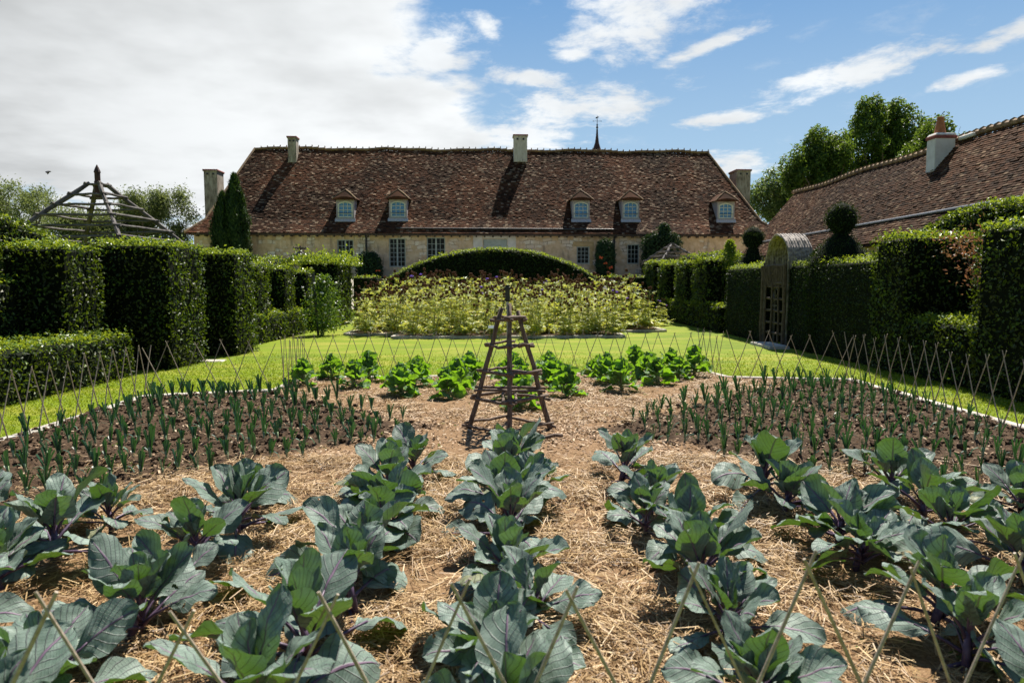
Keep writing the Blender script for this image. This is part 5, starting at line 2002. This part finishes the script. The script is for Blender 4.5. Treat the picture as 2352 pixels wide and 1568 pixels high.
def make_cabbage(seed, kind):
    rng = np.random.default_rng(seed)
    red = kind == 'red'
    e = empty('red_cabbage' if red else 'green_cabbage', (0, 0, 0))
    lf, stm = MB(), MB()
    n_ = rng.integers(15, 21) if red else 28
    H = rng.uniform(.13, .20) if red else .27
    lean = rng.normal(0, .03, 2)
    stm.tube([(0, 0, -.03), (lean[0] * .5, lean[1] * .5, H * .5), (lean[0], lean[1], H)], (.022, .02, .016) if red else (.025, .023, .02), 7)
    for i in range(n_):
        f = i / (n_ - 1)          # 0 inner, 1 outer
        a_ = i * 2.39996 + rng.normal(0, .4)
        if red:
            el_ = 1.45 - 1.2 * f ** 1.15 + rng.normal(0, .27)
            L_ = .18 + .12 * f ** .6 + rng.normal(0, .03)
            W_ = L_ * rng.uniform(.64, .84)
            pet = .04 + .17 * f ** .7 * rng.uniform(.6, 1.3)
            z0 = H * (1 - .75 * f)
            bend = .15 + 1.0 * f * rng.uniform(.2, 1.5)
            cup = .38 - .45 * f + rng.normal(0, .2)
        else:
            el_ = 1.45 - 1.25 * f + rng.normal(0, .22)
            L_ = .13 + .07 * f ** .5 + rng.normal(0, .02)
            W_ = L_ * rng.uniform(.95, 1.15)
            pet = .03 + .09 * f
            z0 = H * (1.05 - .95 * f ** .7)
            bend = -.3 + 1.3 * f * rng.uniform(.2, 1.3)
            cup = .75 - .5 * f + rng.normal(0, .25)
        d = np.array((math.cos(a_) * math.cos(el_), math.sin(a_) * math.cos(el_), math.sin(el_)))
        b0 = np.array((lean[0], lean[1], z0))
        d2 = np.array((math.cos(a_) * math.cos(el_ - .15), math.sin(a_) * math.cos(el_ - .15), math.sin(el_ - .15)))
        mid = b0 + d * pet * .5
        b1 = mid + d2 * pet * .5
        stm.tube([b0, mid, b1, b1 + d2 * L_ * .18], (.011, .0085, .007, .004) if red else (.009, .007, .006, .004), 6)
        cab_leaf(lf, b1 - d2 * .01, a_, el_ - .15, L_, W_, bend, cup, (.009 if red else .016) * L_ / .25 * rng.uniform(.4, 1.8), rng, rng.normal(0, .42), crinkle=.007 if red else .012)
    lf.build('leaves', 'redcab' if red else 'greencab', e, True, True)
    stm.build('stalk', 'redstem' if red else 'greenstem', e, True)
    return e


def bz(x_, y_): return float(bed_h(np.array(float(x_)), np.array(float(y_))))


protos = [make_cabbage(300 + i, 'red') for i in range(12)]
cols = [('far left', -3.45, -.1, 4.15, 2.7), ('outer left', -2.65, -.06, 4.45, 2.1), ('left', -1.75, -.04, 4.85, 1.9), ('inner left', -.87, 0, 5.65, 1.95),
        ('centre', .03, 0, 6.1, 2.1), ('inner right', .98, .02, 5.45, 2.15), ('right', 1.95, .04, 5.25, 2.2), ('outer right', 2.9, .06, 5.15, 2.5), ('far right', 3.7, .06, 4.75, 3.2)]
cols = [(a_, b_, list(np.arange(y0_, y1_, -.46 - .006 * k_))) for k_, (a_, b_, c_, y0_, y1_) in enumerate(cols)]
first = set()
ct = 0
for cn, cx_, yl in cols:
    for i, yy in enumerate(yl):
        vi = ct % 12
        o_ = protos[vi] if vi not in first else copy_tree(protos[vi])
        first.add(vi)
        x_, y_ = cx_ + random.uniform(-.11, .11), yy + random.uniform(-.09, .09)
        o_.location = (x_, y_, bz(x_, y_))
        o_.rotation_euler = (random.uniform(-.06, .06), random.uniform(-.06, .06), random.uniform(0, 6.28))
        s_ = random.uniform(.76, 1.1)
        o_.scale = (s_, s_, s_)
        tag(o_, f"blue-green leafy red cabbage, {ordinal(i)} from the obelisk end of the {cn} column", 'cabbage', 'red cabbages in the near bed')
        ct += 1

gcols = [('leftmost', [(-3.35, 11.15), (-3.1, 11.75)]), ('second', [(-2.5, 10.7), (-2.38, 11.45)]), ('third', [(-1.66, 10.15), (-1.66, 10.9), (-1.58, 11.6)]), ('fourth', [(-.93, 9.9), (-.87, 10.55), (-.8, 11.2), (-.78, 11.8)]),
         ('middle', [(.08, 8.95), (.05, 9.75), (.03, 10.5), (.02, 11.3), (0, 11.95)]), ('sixth', [(.82, 10.0), (.77, 10.6), (.72, 11.25), (.66, 11.95)]), ('seventh', [(1.7, 10.55), (1.62, 11.3), (1.52, 12.0)]), ('eighth', [(2.45, 11.1), (2.35, 11.8), (2.15, 12.3)]), ('rightmost', [(3.3, 12.2), (2.95, 11.75), (2.9, 12.5)])]
gp = [make_cabbage(400 + i, 'green') for i in range(5)]
first = set()
ct = 0
for cn, pl_ in gcols:
    for i, (x_, y_) in enumerate(pl_):
        vi = (ct * 2 + i) % 5
        o_ = gp[vi] if vi not in first else copy_tree(gp[vi])
        first.add(vi)
        o_.location = (x_ + random.uniform(-.05, .05), y_ + random.uniform(-.06, .06), bz(x_, y_))
        o_.rotation_euler = (random.uniform(-.06, .06), random.uniform(-.06, .06), random.uniform(0, 6.28))
        s_ = random.uniform(.98, 1.15)
        o_.scale = (s_, s_, s_ * random.uniform(.95, 1.1))
        tag(o_, f"bright green round-leaved cabbage, {ordinal(i)} from the front in the {cn} column behind the obelisk", 'cabbage', 'green cabbages behind the obelisk')
        ct += 1


# ------------------------------------------------------------------ leeks
def make_leek(seed):
    rng = np.random.default_rng(seed)
    e = empty('leek', (0, 0, 0))
    st_ = MB()
    st_.tube([(0, 0, -.03), (0, 0, .05), (0, 0, .1)], (.013, .012, .014), 6)
    st_.build('stalk', 'leekstalk', e, True)
    lf = MB()
    n_ = rng.integers(5, 8)
    H = rng.uniform(.22, .31)
    for i in range(n_):
        f = (i - (n_ - 1) / 2) / max(1, (n_ - 1) / 2)
        tilt = f * rng.uniform(.24, .5) + rng.normal(0, .07)
        wid = rng.uniform(.007, .0125)
        ln = (H - .06) / max(.6, math.cos(tilt)) * rng.uniform(.72, 1.05)
        y0 = (i % 2 - .5) * .012
        pts = []
        p = np.array((f * .006, y0, .055 + .015 * (1 - abs(f))))
        a_ = tilt * .45
        for k_ in range(5):
            pts.append((p.copy(), a_))
            p = p + np.array((math.sin(a_), rng.normal(0, .03), math.cos(a_))) * ln / 4
            a_ += tilt * .2
        V = []
        for k_, (pt, an) in enumerate(pts):
            ww = wid * (1.0 if k_ else .8)
            sd = np.array((math.cos(an) * .35, .94, -math.sin(an) * .35)) if rng.random() < .5 else np.array((math.cos(an), .25, -math.sin(an)))
            if k_ == 0:
                sd0 = sd
            sd = sd0
            fold = np.array((0, -.5, 0)) * wid
            V += [pt - sd * ww, pt + fold * .8, pt + sd * ww]
        q_ = []
        for k_ in range(4):
            q_ += [(k_ * 3, k_ * 3 + 1, k_ * 3 + 4, k_ * 3 + 3), (k_ * 3 + 1, k_ * 3 + 2, k_ * 3 + 5, k_ * 3 + 4)]
        lf.add(V, q_)
    if rng.random() < .6:       # one limp outer leaf
        a_ = rng.choice((-1, 1))
        V = []
        for k_, (xx, zz) in enumerate(((0, .06), (.05, .10), (.10, .085), (.14, .03))):
            V += [(a_ * xx, -.008, zz), (a_ * xx, .008, zz)]
        lf.add(V, [(0, 1, 3, 2), (2, 3, 5, 4), (4, 5, 7, 6)])
    lf.build('leaves', 'leek', e)
    return e


lp = [make_leek(500 + i) for i in range(9)]
first = set()
spots = []
for side, nm in ((-1, 'left'), (1, 'right')):
    ymax = 10.1 if side < 0 else 11.6
    rws = np.arange(4.62, ymax, .6)
    for ri, y_ in enumerate(rws):
        inner = max(abs(y_ - 7.72) + .72, 1.35 if side < 0 else 1.5)
        lim = min(5.15 if side < 0 else 5.65, y_ * .757 + .05)
        if y_ > 10.3 and side > 0:
            inner = max(inner, 3.95)
        xs_ = np.arange(inner, lim, .145)
        for x_ in (xs_ if side > 0 else xs_[::-1]):
            spots.append([side, nm, ri, side * x_, y_, len(rws)])
random.shuffle(spots)
spots.sort(key=lambda s_: (s_[4] + random.uniform(0, 1.2)))
print('leek spots', len(spots))
rest, spots = spots[300:], spots[:300]
byrow = {}
for s_ in spots:
    byrow.setdefault((s_[1], s_[2]), []).append(s_)
ct = 0
for (nm, ri), lst in byrow.items():
    lst.sort(key=lambda s_: s_[3])
    for i, (side, _, _, x_, y_, nr) in enumerate(lst):
        vi = random.randrange(9)
        o_ = lp[vi] if vi not in first else copy_tree(lp[vi])
        first.add(vi)
        xx, yy = x_ + random.uniform(-.025, .025), y_ + random.uniform(-.03, .03)
        o_.location = (xx, yy, bz(xx, yy) - .01)
        o_.rotation_euler = (random.uniform(-.09, .09), random.uniform(-.09, .09), random.choice((0, math.pi)) + random.uniform(-.7, .7))
        s_ = random.uniform(.68, 1.02)
        o_.scale = (s_, s_, s_ * random.uniform(.9, 1.15))
        rn = 'nearest row' if ri == 0 else ordinal(ri) + ' row back'
        tag(o_, f"trimmed dark green leek, {ordinal(i)} from left in the {nm} bed's {rn}", 'leek', f'leeks in the {nm} bed')
        ct += 1


if rest:
    mb = MB()
    for (side, nm, ri, x_, y_, nr) in rest:
        src = lp[random.randrange(9)]
        me_ = [c for c in src.children if c.name.startswith('leaves')][0].data
        v_ = np.empty(len(me_.vertices) * 3, np.float32)
        me_.vertices.foreach_get('co', v_)
        v_ = v_.reshape(-1, 3) * random.uniform(.85, 1.2)
        a_ = random.uniform(-.6, .6)
        v_ = v_ @ np.array(Matrix.Rotation(a_, 3, 'Z')).T + np.array((x_ + random.uniform(-.03, .03), y_ + random.uniform(-.05, .05), bz(x_, y_) - .01))
        mb.add(v_, [list(p_.vertices) for p_ in me_.polygons])
    tag(mb.build('far_leeks', 'leek'), 'farthest small leeks at the back of the soil beds', 'leek', kind='stuff')

# tiny weeds between the crops
mb = MB()
for i in range(230):
    x_, y_ = random.uniform(-4.5, 5), random.uniform(2.2, 11.5)
    if not inpoly(np.array(x_), np.array(y_), BEDPOLY):
        continue
    k_ = random.randint(4, 9)
    P = np.array((x_, y_, bz(x_, y_) + .01)) + RNG.normal(0, .016, (k_, 3)) * np.array((1, 1, .3))
    mb.leaves(P, unit(RNG.normal(0, .5, (k_, 3)) + np.array((0, 0, 1.0))), RNG.normal(0, 1, (k_, 3)) + np.array((0, 0, .5)), RNG.uniform(.015, .04, k_), .012)
tag(mb.build('small_weeds', 'rose'), 'tiny green weeds scattered over the straw and soil', 'weeds', kind='stuff')

# ------------------------------------------------------------------ lattice fences of crossed canes
def cane_fence(p, q, spacing, height, label, side_off=.0, end_gap=0.0):
    p, q = np.array(p, float), np.array(q, float)
    L_ = np.linalg.norm(q - p)
    d = (q - p) / L_
    nrm = np.array((-d[1], d[0]))
    c_ = (p + q) / 2
    e = empty('cane_lattice', (c_[0], c_[1], 0), 0, label, 'fence', 'crossed cane fences round the vegetable bed')
    k_ = max(2, int(round(L_ / spacing)))
    s_ = L_ / k_
    for i in range(k_ + 1):
        ax = -L_ / 2 + i * s_ + random.uniform(-.03, .03)
        h = height * random.uniform(.92, 1.06)
        for sg_ in (-1, 1):
            if (i == 0 and sg_ < 0) or (i == k_ and sg_ > 0):
                continue
            ft = ax + sg_ * s_ * random.uniform(.9, 1.06)
            ov = .035 + random.uniform(0, .03)
            run = (ax - ft) / h
            o1, o2 = .014 * sg_, -.010 * sg_
            b0 = np.array((*(d * ft + nrm * o1), -.06))
            b1 = np.array((*(d * (ax + run * ov) + nrm * o2), h + ov))
            mid = (b0 + b1) / 2 + np.array((*(nrm * random.uniform(-.012, .012)), 0)) + np.array((*(d * random.uniform(-.012, .012)), 0))
            r0 = random.uniform(.0054, .0074)
            MB().tube([b0, (b0 + mid) / 2, mid, (mid + b1) / 2, b1], (r0 * 1.15, r0 * 1.05, r0, r0 * .92, r0 * .82), 6).build('cane', 'cane', e)


def offp(p, q, o_):
    p, q = np.array(p), np.array(q)
    d = (q - p) / np.linalg.norm(q - p)
    n_ = np.array((-d[1], d[0]))
    return p + n_ * o_, q + n_ * o_


IN = -.1
a_, b_ = offp((-5.4, 5.6), BL[1], IN); cane_fence(a_, b_, .30, .78, 'crossed cane fence along the outer edge of the left leek bed')
a_, b_ = offp(BL[1], BL[2], IN); cane_fence(a_, b_, .33, .80, 'short crossed cane fence at the far end of the left leek bed')
a_, b_ = offp(BL[2], BL[3], IN); cane_fence(a_, b_, .22, .80, 'cane fence seen edge-on left of the green cabbages')
a_, b_ = offp(BL[3], BL[5], IN); cane_fence(a_, b_, .30, .80, 'long crossed cane fence behind the green cabbages')
a_, b_ = offp(BL[5], BL[6], IN); cane_fence(a_, b_, .2, .80, 'cane fence seen edge-on right of the green cabbages')
a_, b_ = offp(BL[6], BL[7], IN); cane_fence(a_, b_, .34, .82, 'short crossed cane fence at the far end of the right leek bed')
a_, b_ = offp(BL[7], (5.95, 6.8), IN); cane_fence(a_, b_, .30, .82, 'crossed cane fence along the outer edge of the right leek bed')
cane_fence((-2.83, 1.625), (3.25, 2.445), .383, .78, 'blurred cane fence nearest the camera along the bottom of the picture')

# ------------------------------------------------------------------ wooden obelisk in the middle and its sprinkler
OC = np.array((-.03, 7.72))
ob = empty('wooden_obelisk', (OC[0], OC[1], 0), 0, 'rustic four-legged wooden obelisk of dark poles in the centre of the bed', 'garden obelisk')
HB, HT, ZT = .475, .085, 1.43


def hd_(z): return HB + (HT - HB) * z / ZT


dirs = [(-1, 0), (0, -1), (1, 0), (0, 1)]
for i, (dx_, dy_) in enumerate(dirs):
    t = np.linspace(-.04, ZT + (.0, .05, -.03, .02)[i], 8)
    pts = [(dx_ * hd_(z), dy_ * hd_(z), z) for z in t]
    pts = np.array(pts) + np.concatenate([np.zeros((1, 3)), RNG.normal(0, .006, (6, 3)), np.zeros((1, 3))])
    MB().tube(pts, np.linspace(.029, .024, 8) * RNG.uniform(.93, 1.08, 8), 9, True, .06).build('leg', 'rustic', ob, True)
for zi, z in enumerate((.085, .40, .70, .995, 1.295)):
    for j in range(4):
        a0, b0 = np.array(dirs[j]), np.array(dirs[(j + 1) % 4])
        h = hd_(z) + .03
        d = (b0 - a0) / np.linalg.norm(b0 - a0)
        p = a0 * h - d * random.uniform(.05, .09)
        q_ = b0 * h + d * random.uniform(.03, .07)
        zz = z + (.0, .025, .0, .025)[j] + random.uniform(-.012, .012)
        mb = MB()
        pole(mb, (p[0], p[1], zz + random.uniform(-.01, .01)), (q_[0], q_[1], zz + random.uniform(-.01, .01)), random.uniform(.0165, .0205), 8, .006, 7)
        mb.build('rail', 'rustic', ob, True)
# brace pair across the middle, stubs and the fallen pole
for yy, z in ((-.05, .50), (.06, .52)):
    mb = MB()
    pole(mb, (-.40, yy, z), (.41, yy, z - .012), .0175, 8, .005, 7)
    mb.build('brace', 'rustic', ob, True)
for yy in (-.07, .07):
    mb = MB()
    pole(mb, (yy, -.40, .41), (yy, .38, .45), .0175, 8, .005, 6)
    mb.build('brace', 'rustic', ob, True)
o_ = pole(MB(), (-.22, 0, .03), (.22, .12, .035), .022, 7, .008, 6).build('fallen_pole', 'rustic', None, True)
o_.location = (.32, 7.05, bz(.3, 7.05))
tag(o_, 'short dark pole lying on the chips at the foot of the wooden obelisk', 'pole')
sp = empty('sprinkler', (OC[0] - .02, OC[1] - .02, 1.36), 0, 'black garden sprinkler head on a metal pipe atop the wooden obelisk', 'sprinkler')
MB().lathe((0, 0, 0), [(.012, -.30), (.012, .1), (.018, .105), (.018, .125), (.013, .13), (.013, .15)], 10).build('metal_pipe', 'metal', sp)
MB().lathe((0, 0, .14), [(.02, 0), (.027, .012), (.029, .06), (.026, .065), (.027, .13), (.033, .135), (.034, .165), (.024, .17), (.024, .18), (.028, .183), (.026, .19)], 14).build('nozzle_body', 'black', sp)
mb = MB()
mb.tube([(-.03, 0, .17), (-.045, 0, .1), (-.035, .0, .04)], .006, 6)
mb.tube([(-.045, 0, .1), (-.09, .01, .06), (-.11, .02, .02)], .005, 6)
mb.build('lever_arm', 'black', sp)

# ------------------------------------------------------------------ small flying bird
bp = at(110, 395, 30)
e = empty('bird', bp, R(25), 'small dark bird flying in the cloudy sky at left', 'bird')
mb = MB()
mb.tube([(-.10, 0, .0), (-.05, 0, .0), (.02, 0, .01), (.07, 0, .02), (.10, 0, .022), (.125, 0, .018)], (.008, .028, .035, .026, .02, .003), 8)
mb.build('body', 'bird', e, True)
for sg_ in (-1, 1):
    MB().add([(.05, sg_ * .02, .02), (-.03, sg_ * .02, .015), (-.06, sg_ * .10, -.03), (.02, sg_ * .13, -.04), (-.05, sg_ * .2, -.09), (.05, sg_ * .02, .026), (-.03, sg_ * .02, .021), (-.06, sg_ * .10, -.025), (.02, sg_ * .13, -.034), (-.05, sg_ * .2, -.086)],
             [(0, 1, 2, 3), (8, 7, 6, 5)], [(3, 2, 4), (9, 7, 8)]).build('wing', 'bird', e)
print('objects', len(bpy.data.objects))
